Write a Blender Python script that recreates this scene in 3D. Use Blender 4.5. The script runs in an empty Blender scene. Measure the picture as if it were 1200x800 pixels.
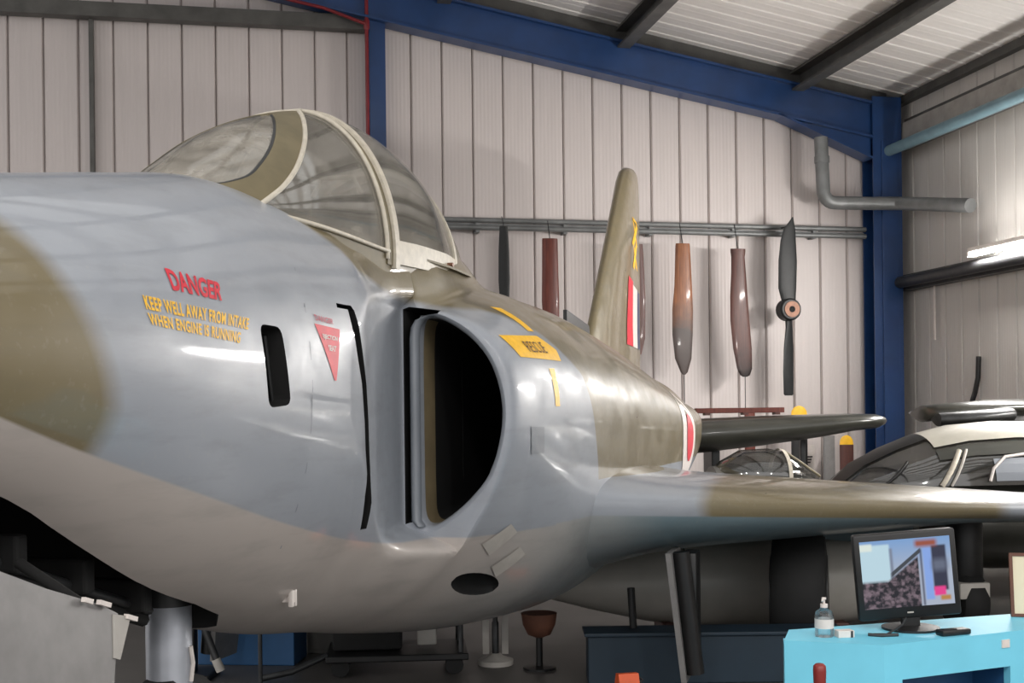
import bpy, bmesh, math, random
import numpy as np
from mathutils import Vector, Matrix
random.seed(7)
SC = bpy.context.scene
COL = SC.collection

# ------------------------------------------------------------------ camera (an eye-level shot; cropped picture, hence the vertical shift)
EYE = 1.57
ROLL = 0.0118
cam_data = bpy.data.cameras.new('camera'); cam = bpy.data.objects.new('camera', cam_data); COL.objects.link(cam)
cam_data.sensor_width = 36.0; cam_data.lens = 1450 / 1200 * 36.0
cam_data.shift_y = 82 / 1200
cam_data.clip_start = 0.05; cam_data.clip_end = 200
cr, sr = math.cos(ROLL), math.sin(ROLL)
cam.matrix_world = Matrix(((cr, sr, 0, 0), (0, 0, -1, 0), (-sr, cr, 0, EYE), (0, 0, 0, 1)))
SC.camera = cam

# ------------------------------------------------------------------ world, exposure
world = bpy.data.worlds.new('hall_daylight'); SC.world = world; world.use_nodes = True
bg = world.node_tree.nodes['Background']; bg.inputs[0].default_value = (1.0, 0.975, 0.965, 1); bg.inputs[1].default_value = 1.32
SC.view_settings.view_transform = 'Standard'; SC.view_settings.look = 'None'
SC.view_settings.exposure = 0.0; SC.view_settings.gamma = 1; SC.view_settings.use_curve_mapping = False
LAMP, WALL_LAMP, UP = 200.0, 310.0, 1.1          # watts of the roof battens and of those on the side wall, share that shines upwards
# ------------------------------------------------------------------ helpers
def srgb(r, g, b):
    f = lambda c: (c/255/12.92) if c/255 <= .04045 else ((c/255 + .055)/1.055)**2.4
    return (f(r), f(g), f(b), 1)

class Nodes:
    """small wrapper for building a material"""
    def __init__(s, name, base=(.5,.5,.5,1), rough=.5, metal=0, coat=0, spec=.5, emit=None, emit_s=0):
        s.m = bpy.data.materials.new(name); s.m.use_nodes = True
        s.t = s.m.node_tree; s.p = s.t.nodes['Principled BSDF']
        s.p.inputs['Base Color'].default_value = base; s.p.inputs['Roughness'].default_value = rough
        s.p.inputs['Metallic'].default_value = metal; s.p.inputs['Coat Weight'].default_value = coat
        s.p.inputs['Specular IOR Level'].default_value = spec; s.p.inputs['Coat Roughness'].default_value = .06
        if emit: s.p.inputs['Emission Color'].default_value = emit; s.p.inputs['Emission Strength'].default_value = emit_s
    def n(s, typ, **kw):
        x = s.t.nodes.new(typ)
        for k, v in kw.items():
            if k.startswith('i_'):
                k = k[2:]; k = int(k) if k.isdigit() else k.replace('_', ' ')
                x.inputs[k].default_value = v
            else: setattr(x, k, v)
        return x
    def l(s, a, b): s.t.links.new(a, b)
    def math(s, op, a, b=None, clamp=False):
        x = s.t.nodes.new('ShaderNodeMath'); x.operation = op; x.use_clamp = clamp
        for i, v in enumerate((a, b)):
            if v is None: continue
            if isinstance(v, (int, float)): x.inputs[i].default_value = v
            else: s.l(v, x.inputs[i])
        return x.outputs[0]
    def mix(s, fac, a, b):
        x = s.t.nodes.new('ShaderNodeMix'); x.data_type = 'RGBA'
        for k, v in ((0, fac), (6, a), (7, b)):
            if isinstance(v, (int, float, tuple)): x.inputs[k].default_value = v
            else: s.l(v, x.inputs[k])
        return x.outputs[2]
    def xyz(s):
        tc = s.n('ShaderNodeTexCoord'); sp = s.n('ShaderNodeSeparateXYZ'); s.l(tc.outputs['Object'], sp.inputs[0])
        return tc.outputs['Object'], sp.outputs[0], sp.outputs[1], sp.outputs[2]
    def noise(s, scale, vec=None, detail=3, rough=.55):
        x = s.n('ShaderNodeTexNoise'); x.inputs['Scale'].default_value = scale; x.inputs['Detail'].default_value = detail
        x.inputs['Roughness'].default_value = rough
        if vec is None: vec = s.n('ShaderNodeTexCoord').outputs['Object']
        s.l(vec, x.inputs['Vector']); return x.outputs['Fac']
    def ramp(s, fac, a, b):
        x = s.n('ShaderNodeMapRange'); x.inputs['From Min'].default_value = a; x.inputs['From Max'].default_value = b
        s.l(fac, x.inputs['Value']); return x.outputs[0]
    def scale(s, vec, sc):
        x = s.n('ShaderNodeVectorMath', operation='MULTIPLY'); s.l(vec, x.inputs[0]); x.inputs[1].default_value = sc; return x.outputs[0]
    def color(s, c): s.l(c, s.p.inputs['Base Color'])
    def bump(s, h, strength=.2, dist=.01):
        b = s.n('ShaderNodeBump'); b.inputs['Strength'].default_value = strength; b.inputs['Distance'].default_value = dist
        s.l(h, b.inputs['Height']); s.l(b.outputs[0], s.p.inputs['Normal'])

def worn(name, rgb, rough=.5, var=.25, scale=6, metal=0, coat=0, bump=.05, spec=.5):
    """plain coloured surface with mottling and a little wear"""
    k = Nodes(name, srgb(*rgb), rough, metal, coat, spec)
    c = srgb(*rgb); d = tuple(x*(1-var) for x in c[:3]) + (1,); e = tuple(min(1, x*(1+var*.6)) for x in c[:3]) + (1,)
    f = k.noise(scale); k.color(k.mix(k.ramp(f, .3, .7), d, e))
    if bump: k.bump(k.noise(scale*12), bump, .002)
    return k.m

class MB:
    """collects shapes and links them as ONE mesh object"""
    def __init__(s): s.v = []; s.f = []; s.mi = []; s.cur = 0
    def add(s, vs, fs):
        o = len(s.v); s.v += [tuple(float(c) for c in v) for v in vs]; s.f += [tuple(i + o for i in f) for f in fs]; s.mi += [s.cur]*len(fs); return s
    def grid(s, rows, closed=False, cap=False, flip=False):
        n = len(rows[0]); vs = [p for r in rows for p in r]; fs = []
        for i in range(len(rows) - 1):
            for j in range(n if closed else n - 1):
                a, b = i*n + j, i*n + (j + 1) % n
                q = (a, b, b + n, a + n); fs.append(q[::-1] if flip else q)
        if cap:
            q = tuple(range(n)); r = tuple((len(rows)-1)*n + j for j in range(n))
            fs.append(q if flip else q[::-1]); fs.append(r[::-1] if flip else r)
        return s.add(vs, fs)
    def box(s, c, size, rot=None, bevel=0):
        x, y, z = (d/2 for d in size)
        if bevel:
            b = min(bevel, x*.9, y*.9, z*.9); vs = []
            bm = bmesh.new(); bmesh.ops.create_cube(bm, size=1, matrix=Matrix.Diagonal((2*x, 2*y, 2*z, 1)))
            bmesh.ops.bevel(bm, geom=bm.edges[:], offset=b, segments=2, affect='EDGES', profile=.5)
            bm.verts.index_update()
            vs = [v.co.copy() for v in bm.verts]; fs = [[v.index for v in f.verts] for f in bm.faces]; bm.free()
        else:
            vs = [Vector((a, b, c_)) for a in (-x, x) for b in (-y, y) for c_ in (-z, z)]
            fs = [(0,1,3,2),(4,6,7,5),(0,4,5,1),(2,3,7,6),(0,2,6,4),(1,5,7,3)]
        M = rot if rot is not None else Matrix.Identity(3)
        return s.add([(M @ v) + Vector(c) for v in vs], fs)
    def tube(s, pts, r, n=12, cap=True, r2=None):
        pts = [Vector(p) for p in pts]; rows = []
        up = None
        for i, p in enumerate(pts):
            d = (pts[min(i+1, len(pts)-1)] - pts[max(i-1, 0)]).normalized()
            if up is None:
                up = Vector((0,0,1)) if abs(d.z) < .9 else Vector((1,0,0))
            a = d.cross(up).normalized(); up = a.cross(d).normalized()
            rr = r[i] if isinstance(r, (list, tuple)) else r
            rows.append([p + rr*(a*math.cos(2*math.pi*k/n) + up*math.sin(2*math.pi*k/n)) for k in range(n)])
        return s.grid(rows, closed=True, cap=cap)
    def lathe(s, prof, c=(0,0,0), axis='z', n=24, cap=True):
        rows = []
        for r, h in prof:
            row = []
            for k in range(n):
                a = 2*math.pi*k/n; q = (r*math.cos(a), r*math.sin(a), h)
                if axis == 'x': q = (h, q[0], q[1])
                if axis == 'y': q = (q[1], h, q[0])
                row.append((q[0]+c[0], q[1]+c[1], q[2]+c[2]))
            rows.append(row)
        return s.grid(rows, closed=True, cap=cap)
    def prism(s, poly, d, mat=None):
        """closed polygon (list of 3D points) extruded along vector d"""
        n = len(poly); a = [Vector(p) for p in poly]; d = Vector(d)
        vs = a + [p + d for p in a]
        return s.add(vs, [tuple(range(n))[::-1], tuple(range(n, 2*n))] + [(i, (i+1) % n, n + (i+1) % n, n + i) for i in range(n)])
    def build(s, name, mats, parent=None, smooth=None, fix=True):
        me = bpy.data.meshes.new(name); me.from_pydata(s.v, [], s.f)
        if not isinstance(mats, (list, tuple)): mats = [mats]
        for m in mats: me.materials.append(m)
        if len(mats) > 1: me.polygons.foreach_set('material_index', s.mi)
        if fix:
            bm = bmesh.new(); bm.from_mesh(me); bmesh.ops.recalc_face_normals(bm, faces=bm.faces[:]); bm.to_mesh(me); bm.free()
        if smooth:
            me.polygons.foreach_set('use_smooth', [True]*len(me.polygons)); me.set_sharp_from_angle(angle=math.radians(smooth))
        me.update()
        o = bpy.data.objects.new(name, me); COL.objects.link(o)
        if parent: o.parent = parent
        return o

def tag(o, label=None, cat=None, group=None, kind=None):
    for k, v in (('label', label), ('category', cat), ('group', group), ('kind', kind)):
        if v: o[k] = v
    return o
def thing(name, label, cat, loc=(0,0,0), rz=0, group=None):
    o = bpy.data.objects.new(name, None); COL.objects.link(o); o.location = loc; o.rotation_euler = (0, 0, rz); o.empty_display_size = .1
    return tag(o, label, cat, group)
def instance(name, me, parent, loc=(0,0,0)):
    o = bpy.data.objects.new(name, me); COL.objects.link(o); o.parent = parent; o.location = loc; return o
def text_polys(body, bold=.0, space=1.0):
    """letters as flat mesh, normalised to a 1 x 1 box: list of verts, list of faces"""
    cu = bpy.data.curves.new('t', 'FONT'); cu.body = body; cu.offset = bold; cu.space_character = space; cu.resolution_u = 3
    ob = bpy.data.objects.new('t', cu); COL.objects.link(ob)
    dg = bpy.context.evaluated_depsgraph_get(); me = bpy.data.meshes.new_from_object(ob.evaluated_get(dg))
    v = np.array([p.co[:2] for p in me.vertices]); fs = [tuple(p.vertices) for p in me.polygons]
    bpy.data.objects.remove(ob); bpy.data.curves.remove(cu); bpy.data.meshes.remove(me)
    v = (v - v.min(0)) / (v.max(0) - v.min(0)); return v, fs
R = math.radians
# ------------------------------------------------------------------ materials
def camo_paint():
    k = Nodes('camouflage_paint', rough=.3, coat=.55)
    vec, x, y, z = k.xyz()
    wob = k.math('MULTIPLY', k.math('SUBTRACT', k.noise(1.3, vec, 2), .5), .22)
    grey, olive, under = srgb(154,159,167), srgb(122,111,84), srgb(183,175,169)
    # olive zones: aft upper body, and a patch round the nose
    rp = k.n('ShaderNodeValToRGB'); e = rp.color_ramp.elements
    pts = [(-1.2,2.6),(-.95,2.36),(-.71,2.23),(-.45,2.12),(0,2.07),(.5,2.035),(.9,1.92),(1.2,1.74),(1.34,1.3),(1.42,1.0)]
    while len(e) < len(pts): e.new(.5)
    for el, (a_, b_) in zip(e, pts): el.position = (a_ + 1.2)/2.7; v_ = (b_ - 1)/1.6; el.color = (v_, v_, v_, 1)
    k.l(k.math('DIVIDE', k.math('ADD', y, 1.2), 2.7), rp.inputs[0])
    zb = k.math('ADD', k.math('MULTIPLY', rp.outputs[0], 1.6), 1.0)
    aft = k.ramp(k.math('ADD', k.math('SUBTRACT', z, zb), k.math('MULTIPLY', wob, .35)), -.016, .016)
    zz = k.math('SUBTRACT', z, 1.5)
    edge = k.math('ADD', k.math('MULTIPLY', k.math('POWER', k.math('ABSOLUTE', k.math('SUBTRACT', z, 1.58)), 1.5), -.95), -2.13)
    fwd = k.ramp(k.math('ADD', k.math('SUBTRACT', edge, y), k.math('MULTIPLY', wob, .35)), -.045, .045)
    ol = k.math('MAXIMUM', aft, fwd)
    # wings: bands across the span
    ax = k.math('ABSOLUTE', x)
    wing = k.math('GREATER_THAN', ax, .93)
    low = k.math('LESS_THAN', z, 1.215)
    wingm = k.math('MULTIPLY', wing, low)
    xb = k.math('ADD', ax, wob)
    wo = k.math('MULTIPLY', k.ramp(xb, 1.50, 1.58), k.math('SUBTRACT', 1.0, k.ramp(xb, 3.14, 3.24)))
    ol = k.math('ADD', k.math('MULTIPLY', ol, k.math('SUBTRACT', 1.0, wingm)), k.math('MULTIPLY', wo, wingm))
    c = k.mix(ol, grey, olive)
    # undersides: hard line that runs down from the nose and level along the belly and under the wing leading edge
    t = k.math('DIVIDE', k.math('MAXIMUM', k.math('MULTIPLY', y, -1.0), 0.0), 2.56)
    line = k.math('ADD', k.math('MULTIPLY', k.math('POWER', t, 1.4), .565), 1.03)
    wl = k.math('ADD', k.math('MULTIPLY', k.math('SUBTRACT', ax, .97), -.0725), 1.035)
    line = k.math('ADD', k.math('MULTIPLY', line, k.math('SUBTRACT', 1.0, wing)), k.math('MULTIPLY', wl, wing))
    um = k.ramp(k.math('SUBTRACT', line, z), -.004, .004)
    under = k.mix(k.math('MAXIMUM', k.ramp(y, .3, 2.2), k.ramp(k.math('ADD', ax, k.math('MULTIPLY', y, .25)), 1.0, 1.75)), under, srgb(112,132,140))
    c = k.mix(um, c, under)
    # streaks and grime
    st = k.noise(3.0, k.scale(vec, (1.2, .9, 5)), 5, .6)
    c = k.mix(k.math('MULTIPLY', k.ramp(st, .5, .85), .28), c, srgb(92,92,90))
    sp = k.noise(38, vec, 2); c = k.mix(k.math('MULTIPLY', k.ramp(sp, .60, .82), .16), c, srgb(176,174,168))
    k.color(c)
    k.l(k.ramp(k.noise(5, vec, 4), -.25, 1.6), k.p.inputs['Roughness'])
    k.bump(k.noise(2.2, vec, 2), .10, .03)
    return k.m

M = {}
M['camo'] = camo_paint()
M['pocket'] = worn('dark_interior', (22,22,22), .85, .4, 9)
M['cockpit'] = worn('cockpit_grey', (112,116,120), .7, .35, 9)
M['rust'] = worn('dull_brown', (104,66,50), .7, .2, 12)
M['duct'] = worn('duct_shade_black', (16,16,17), .8, .3, 5)
M['buff'] = worn('duct_lit_buff', (126,112,84), .65, .35, 3)
M['paintgrey'] = worn('splitter_grey', (128,133,140), .4, .12, 4, coat=.2)
M['cream'] = worn('cream_frame', (206,198,182), .5, .15, 30)
M['olive'] = worn('olive_frame', (118,108,82), .6, .18, 8)
M['primer'] = worn('pale_metal', (184,179,172), .5, .12, 10)
M['strut'] = worn('strut_silver', (178,182,190), .38, .15, 7, metal=.3)
M['doorgrey'] = worn('door_grey', (126,124,123), .5, .12, 14)
M['red'] = worn('marking_red', (214,44,62), .5, .12, 20)
M['faded'] = worn('faded_red', (196,92,108), .55, .2, 60)
M['yellow'] = worn('marking_yellow', (250,192,36), .5, .12, 30)
M['palewhite'] = worn('marking_white', (222,214,208), .5, .08, 30)
M['blueflash'] = worn('marking_blue', (60,66,96), .5, .1, 20)
M['black'] = worn('satin_black', (20,20,21), .45, .4, 8)
M['blacktext'] = worn('lettering_dark', (96,62,20), .6, .1, 20)
M['tyre'] = worn('tyre_rubber', (20,20,20), .75, .3, 12)
M['gunmetal'] = worn('gun_metal', (58,59,60), .4, .3, 10, metal=.4)
M['wallsheet'] = None
def sheet(name, rgb, axis, freq, streak):
    k = Nodes(name, srgb(*rgb), .5)
    vec, x, y, z = k.xyz()
    a = {'x': x, 'y': y}[axis]
    s = k.math('SINE', k.math('MULTIPLY', a, freq)); k.bump(s, .12, .006)
    d = k.noise(2.0, k.scale(vec, (6, 6, .35) if streak else (1,1,1)), 4, .6)
    c = srgb(*rgb); k.color(k.mix(k.math('MULTIPLY', k.ramp(d, .45, .8), .25), c, tuple(v*.72 for v in c[:3]) + (1,)))
    return k.m
M['wallsheet'] = sheet('wall_sheet', (212,203,200), 'x', 2*math.pi/.047, True)
M['sidesheet'] = sheet('side_wall_sheet', (196,192,187), 'y', 2*math.pi/.047, True)
M['roofsheet'] = sheet('roof_sheet', (236,232,228), 'y', 2*math.pi/.09, False)
M['joint'] = worn('joint_grey', (130,122,118), .6, .2, 4)
M['blue'] = worn('steel_blue', (29,62,110), .4, .18, 3, coat=.2)
M['greysteel'] = worn('galvanised_grey', (92,91,88), .5, .25, 5, metal=.3)
M['railgrey'] = worn('rail_grey', (126,128,128), .45, .2, 6, metal=.3)
M['beamgrey'] = worn('beam_grey', (158,154,148), .5, .2, 5)
M['paleblue'] = worn('pale_blue_gutter', (112,140,150), .45, .15, 5)
M['redpipe'] = worn('red_pipe', (120,26,34), .4, .15, 6)
M['floor'] = None
def floor():
    k = Nodes('painted_concrete', rough=.45)
    vec, x, y, z = k.xyz()
    n = k.noise(.9, vec, 5, .6); c = k.mix(k.ramp(n, .3, .7), srgb(70,68,66), srgb(90,87,84)); k.color(c)
    k.bump(k.noise(30, vec, 3), .1, .003); return k.m
M['floor'] = floor()
def wood(name, a, b, c=None, split=None):
    k = Nodes(name, rough=.5, coat=.08)
    vec, x, y, z = k.xyz()
    g = k.noise(7, k.scale(vec, (6, 6, .5)), 4, .6); col = k.mix(k.ramp(g, .3, .7), srgb(*a), srgb(*b))
    if c:
        e = k.math('ADD', z, k.math('MULTIPLY', k.noise(5, vec), .5)); col = k.mix(k.ramp(e, split-.12, split+.3), srgb(*c), col)
    k.color(col); return k.m
M['wood_worn'] = wood('worn_brown_wood', (112,66,40), (150,96,60), (66,54,50), .9)
M['wood_red'] = wood('varnished_red_wood', (84,34,26), (118,54,40))
M['wood_tip'] = wood('varnished_wood_black_tip', (66,36,30), (90,50,40), (18,16,16), .34)
M['wood_dark'] = wood('dark_red_wood', (70,40,36), (92,52,44))
M['black_prop'] = worn('black_propeller', (24,26,27), .55, .3, 8)
M['brass'] = worn('bronze_boss', (124,86,66), .5, .25, 20, metal=.3)
M['turq'] = worn('turquoise_paint', (122,212,238), .5, .06, 5)
M['navy'] = worn('petrol_blue_paint', (28,46,60), .55, .12, 5)
M['niche'] = worn('niche_blue', (38,84,128), .55, .12, 5)
M['orange'] = worn('orange_plastic', (226,92,40), .5, .1, 10)
M['maroon'] = worn('maroon_paint', (132,42,38), .4, .15, 12)
M['paper'] = worn('paper', (226,216,188), .7, .05, 9, bump=0)
M['brownframe'] = worn('brown_frame', (96,54,36), .45, .2, 9)
M['greyjet'] = worn('grey_jet_paint', (120,120,116), .38, .15, 3, coat=.3)
M['darkjet'] = worn('dark_jet_paint', (62,62,56), .3, .25, 4, coat=.4)
M['tank'] = worn('tank_grey', (176,172,164), .45, .15, 3, coat=.1)
M['roofpale'] = worn('pale_cabin_roof', (176,172,160), .4, .12, 5, coat=.2)
def glass(name, tint, gloss=.06, dust=0.0, strength=1.0):
    k = Nodes(name); t = k.t
    tr = k.n('ShaderNodeBsdfTransparent'); tr.inputs[0].default_value = tint
    gl = k.n('ShaderNodeBsdfGlossy'); gl.inputs['Roughness'].default_value = .05
    fr = k.n('ShaderNodeLayerWeight'); fr.inputs['Blend'].default_value = .35
    f = k.math('ADD', k.math('MULTIPLY', fr.outputs['Fresnel'], .6*strength), gloss, True)
    mx = k.n('ShaderNodeMixShader'); k.l(f, mx.inputs[0]); k.l(tr.outputs[0], mx.inputs[1]); k.l(gl.outputs[0], mx.inputs[2])
    out = mx.outputs[0]
    if dust:      # an even film of dust and fine scratches
        df = k.n('ShaderNodeBsdfDiffuse'); df.inputs[0].default_value = srgb(196,190,180)
        m2 = k.n('ShaderNodeMixShader'); k.l(k.math('MULTIPLY', k.ramp(k.noise(9), .1, .9), dust*2), m2.inputs[0]); k.l(out, m2.inputs[1]); k.l(df.outputs[0], m2.inputs[2]); out = m2.outputs[0]
    k.l(out, t.nodes['Material Output'].inputs[0]); return k.m
M['added_rooflight'] = glass('added_clear_sheet', (.86,.87,.86,1), .03, .06)
M['perspex'] = glass('perspex', (.965,.97,.96,1), .03, .13)
M['screenglass'] = glass('armoured_glass', (.93,.92,.88,1), .04, .30)
M['darkglass'] = glass('dark_cabin_glass', (.30,.31,.31,1), .14, .04, strength=.6)
M['bottleplastic'] = glass('clear_plastic', (.86,.90,.92,1), .08)
# ---------------------------------------------------------------- fuselage shape (aircraft frame: x = out to port, y = aft, z = up)
def tab(keys, s):
    """smooth (monotone cubic) interpolation of a table [(s, v), ...]"""
    xs = np.array([k[0] for k in keys], float); ys = np.array([k[1] for k in keys], float)
    s = np.clip(np.asarray(s, float), xs[0], xs[-1])
    h = np.diff(xs); d = np.diff(ys) / h
    m = np.zeros(len(xs))
    for i in range(1, len(xs) - 1):
        if d[i-1] * d[i] > 0:
            w1 = 2*h[i] + h[i-1]; w2 = h[i] + 2*h[i-1]
            m[i] = (w1 + w2) / (w1/d[i-1] + w2/d[i])
    m[0] = d[0]; m[-1] = d[-1]
    i = np.clip(np.searchsorted(xs, s) - 1, 0, len(h) - 1)
    t = (s - xs[i]) / h[i]
    return ((2*t**3 - 3*t**2 + 1) * ys[i] + (t**3 - 2*t**2 + t) * h[i] * m[i]
            + (-2*t**3 + 3*t**2) * ys[i+1] + (t**3 - t**2) * h[i] * m[i+1])

ZM = [(-3.75,1.66),(-3,1.74),(-2.3,1.74),(-1.5,1.66),(-.5,1.6),(.2,1.53),(2,1.45),(4,1.42),(6,1.5),(9.2,1.72)]
HW = [(-3.75,.02),(-3.6,.14),(-3.2,.29),(-2.5,.44),(-1.5,.535),(-1,.545),(-.6,.55),(-.3,.585),(0,.73),(.2,.885),(.6,.965),(1,1.01),(2,1.08),(3,1.14),(4,1.19),(5,1.16),(6,.98),(7,.76),(8,.5),(9.2,.32)]
ZT = [(-3.75,1.68),(-3.6,1.83),(-3.2,1.99),(-2.7,2.11),(-1.94,2.246),(-1.54,2.32),(-1.1,2.385),(-.6,2.38),(-.3,2.18),(0,2.06),(.2,2.05),(.6,2.14),(1,2.22),(1.5,2.27),(2,2.27),(3,2.18),(4,1.98),(5,1.79),(6,1.8),(7,1.95),(8,1.98),(9.2,1.95)]
ZB = [(-3.75,1.64),(-3.6,1.55),(-3.2,1.46),(-2.7,1.37),(-2.28,1.27),(-1.9,1.1),(-1.63,.99),(-1,.83),(-.5,.715),(0,.635),(.4,.56),(1,.475),(2,.42),(3,.46),(4,.58),(5,.75),(6,.95),(7,1.1),(8,1.3),(9.2,1.5)]
NT = [(-3.75,2),(-1.5,2.4),(-.6,2.6),(.2,3.2),(.6,2.8),(1,2.4),(2,2.1),(9.2,2)]
NB = [(-3.75,2),(-1,2.1),(-.5,1.9),(.2,1.7),(.5,2.0),(1,2.6),(2,2.9),(3,2.6),(9.2,2)]
HH = [(-.6,.52),(-.3,.485),(0,.455),(.2,.475),(.5,.515),(1,.50),(2,.40),(9.2,.2)]
HX = [(-.6,2.8),(0,3.6),(.4,4.2),(1.2,4.0),(2,3.0),(9.2,2.4)]
HZ = [(-3.75,1.0),(-1.3,1.6),(-.8,2.34),(-.3,2.40),(.2,2.42),(.9,2.45),(1.5,2.40),(2,2.32),(3,2.18),(4,2.02),(9.2,1.6)]
WALL = [(-3.75,2),(-.9,1.2),(-.75,.548),(-.6,.532),(-.4,.492),(-.2,.45),(0,.418),(.2,.395),(1,.36)]

def ring(s, n=97):
    """half contour of the outer fuselage at station s, from spine to keel: arrays w, z"""
    th = np.linspace(0, np.pi, n)
    c, q = np.cos(th), np.sin(th)
    zm, hw, zt, zb = tab(ZM, s), tab(HW, s), tab(ZT, s), tab(ZB, s)
    def polar(hw, hu, n_):
        return 1.0 / ((np.abs(q) / hw)**n_ + (np.abs(c) / hu)**n_)**(1 / n_)
    r = np.where(c >= 0, polar(hw, zt - zm, tab(NT, s)), polar(hw, zm - zb, tab(NB, s)))
    hz = tab(HZ, s)
    if s > -1.2:
        r2 = polar(tab(HH, s), max(hz - zm, .05), tab(HX, s))
        r2 = np.where(c >= 0, r2, 0)
        k = .035
        mx = np.maximum(r, r2); dd = np.maximum(k*2 - np.abs(r - r2), 0) / (k*2)
        r = mx + dd**3 * k * 2 / 6.0
    return r * q, zm + r * c

def sstep(a, b, x):
    t = np.clip((x - a) / (b - a), 0, 1); return t*t*(3 - 2*t)

def ring_front(s, n=97):
    """the same for the forward fuselage, whose flanks stay narrow ahead of the intakes"""
    w, z = ring(s, n)
    wl = tab(WALL, s)
    m = sstep(.96, 1.09, z) * (1 - sstep(2.02, 2.09, z))
    return np.where(w > wl, w + (np.minimum(w, wl) - w) * m, w), z

def flank(s, z, front=True):
    """half width of the skin at station s and height z (side of the body)"""
    w, zz = (ring_front if front else ring)(s, 193)
    return float(np.interp(z, zz[::-1], w[::-1]))
# ---------------------------------------------------------------- the hall.  u runs along the back wall (0 at the corner column), v towards the camera is negative
HA = R(11.5); HO = (4.82, 16.0)
def hall(name, kind='structure', label=None):
    o = bpy.data.objects.new(name, None); COL.objects.link(o); o.location = (HO[0], HO[1], 0); o.rotation_euler = (0, 0, HA); o['kind'] = kind
    if label: o['label'] = label
    return o
def H(u, v, z=0):
    c, s = math.cos(HA), math.sin(HA); return Vector((HO[0] + u*c - v*s, HO[1] + u*s + v*c, z))
# floor
m = MB(); m.box((0, 4, -.05), (44, 44, .1)); tag(m.build('floor', M['floor']), 'dark painted concrete hangar floor', kind='structure')
ROOF = lambda u: 5.66 - .19*u
RAFT = lambda u: 5.47 - .187*u
# back wall: one folded sheet per .38 m
def panel(parent, x0, x1, ztop0, ztop1, mat, axis='u', fixed=0, sign=1, groove=.028, name='wall_panel', jm=None):
    """sheet between x0 and x1 with a sunk joint on its left edge"""
    prof = [(x0, groove), (x0+.010, groove), (x0+.024, 0), (x1-.014, 0), (x1, groove)]
    m = MB(); lo, hi = [], []
    for x, d in prof:
        zt = ztop0 + (ztop1 - ztop0)*(x - x0)/(x1 - x0); p = (x, fixed + d*sign) if axis == 'u' else (fixed + d*sign, x)
        lo.append((p[0]-0, p[1], 0)); hi.append((p[0], p[1], zt))
    fs = []; n = len(prof)
    m.v = lo + hi; m.f = [(i, i+1, n+i+1, n+i) for i in range(n-1)]; m.mi = [1 if i == 0 else 0 for i in range(n-1)]
    return m.build(name, [mat, M['joint']], parent, fix=False)
WB = hall('wall_back', label='pale ribbed metal end wall with blue steel frame')
us = [.38 - .38*k for k in range(0, 19)]
for a, b in zip(us[1:], us[:-1]): panel(WB, a, b, ROOF(a), ROOF(b), M['wallsheet'], 'u', .25, 1)
u0 = us[-1]; uu = [u0 - .385*k for k in range(0, 20)]
for k, (a, b) in enumerate(zip(uu[1:], uu[:-1])): panel(WB, a, b, ROOF(a), ROOF(b), M['wallsheet'], 'u', .25, 1, groove=.028)
def part_box(parent, name, c, size, mat, label=None, bevel=.004, rot=None):
    return tag(MB().box(c, size, rot, bevel).build(name, mat, parent), label)
part_box(WB, 'wall_post', (-9.77, .20, 3.1), (.05, .10, 6.2), M['greysteel'], 'thin dark post')
# columns: I sections
def ibeam(name, c, w, d, h, parent, mat, t=.02, label=None):
    m = MB(); x, y = c; m.box((x, y-d/2+t/2, h/2), (w, t, h)); m.box((x, y+d/2-t/2, h/2), (w, t, h)); m.box((x, y, h/2), (t*.8, d-2*t, h)); return tag(m.build(name, mat, parent), label)
COLM = ibeam('steel_column', (.03, .06), .40, .30, 5.56, WB, M['blue'], label='blue corner column')
part_box(COLM, 'cover_plate', (.05, -.10, 2.5), (.22, .03, 5.0), M['blue'])
ibeam('steel_column', (-6.50, .12), .19, .24, 6.45, WB, M['blue'], label='blue middle post')
m = MB()
for z0 in (4.70,): m.prism([(-.19,-.02,5.02),(-1.42,-.02,RAFT(-1.42)-.46),(-1.42,-.02,RAFT(-1.42)-.2),(-.19,-.02,5.2)], (0,.14,0)); 
m.v = [(x, y, z) for x, y, z in m.v]; 
# rafter: sloping I beam with a haunch at the eaves
def slope_box(m, u0, u1, zf, dz0, dz1, v0, v1):
    m.prism([(u0, v0, zf(u0)+dz0), (u1, v0, zf(u1)+dz0), (u1, v0, zf(u1)+dz1), (u0, v0, zf(u0)+dz1)], (0, v1-v0, 0))
m = MB(); slope_box(m, -13.9, .22, RAFT, -.03, 0, -.09, .17); slope_box(m, -13.9, -.15, RAFT, -.47, -.44, -.09, .17); slope_box(m, -13.9, .1, RAFT, -.45, -.02, -.02, .01)
m.prism([(-.15,-.02,RAFT(-.15)-.44),(-1.45,-.02,RAFT(-1.45)-.44),(-.17,-.02,4.76)], (0,.03,0)); m.prism([(-.17,-.09,4.76),(-1.45,-.09,RAFT(-1.45)-.46),(-1.45,-.09,RAFT(-1.45)-.43),(-.17,-.09,4.79)], (0,.26,0))
tag(m.build('rafter', M['blue'], WB), 'deep blue sloping rafter')
part_box(WB, 'wall_girt', (-10.1, .13, 6.22), (7.0, .16, .17), M['greysteel'], 'grey girt along the top of the left wall')
m = MB()
for z in (3.815, 3.725): m.tube([(-6.4,.10,z+.09),(-.19,.10,z+.06)], .032, 10)
m.box((-3.3,.14,3.83), (6.2,.03,.05), Matrix.Rotation(R(.35),3,'Y')); tag(m.build('hanging_rail', M['railgrey'], WB, smooth=50), 'grey twin rail the propellers hang from')
for u in (-5.3,-4.2,-3.1,-2.0,-.9): part_box(WB, 'rail_bracket', (u,.17,3.83), (.05,.16,.16), M['railgrey'])
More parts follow.
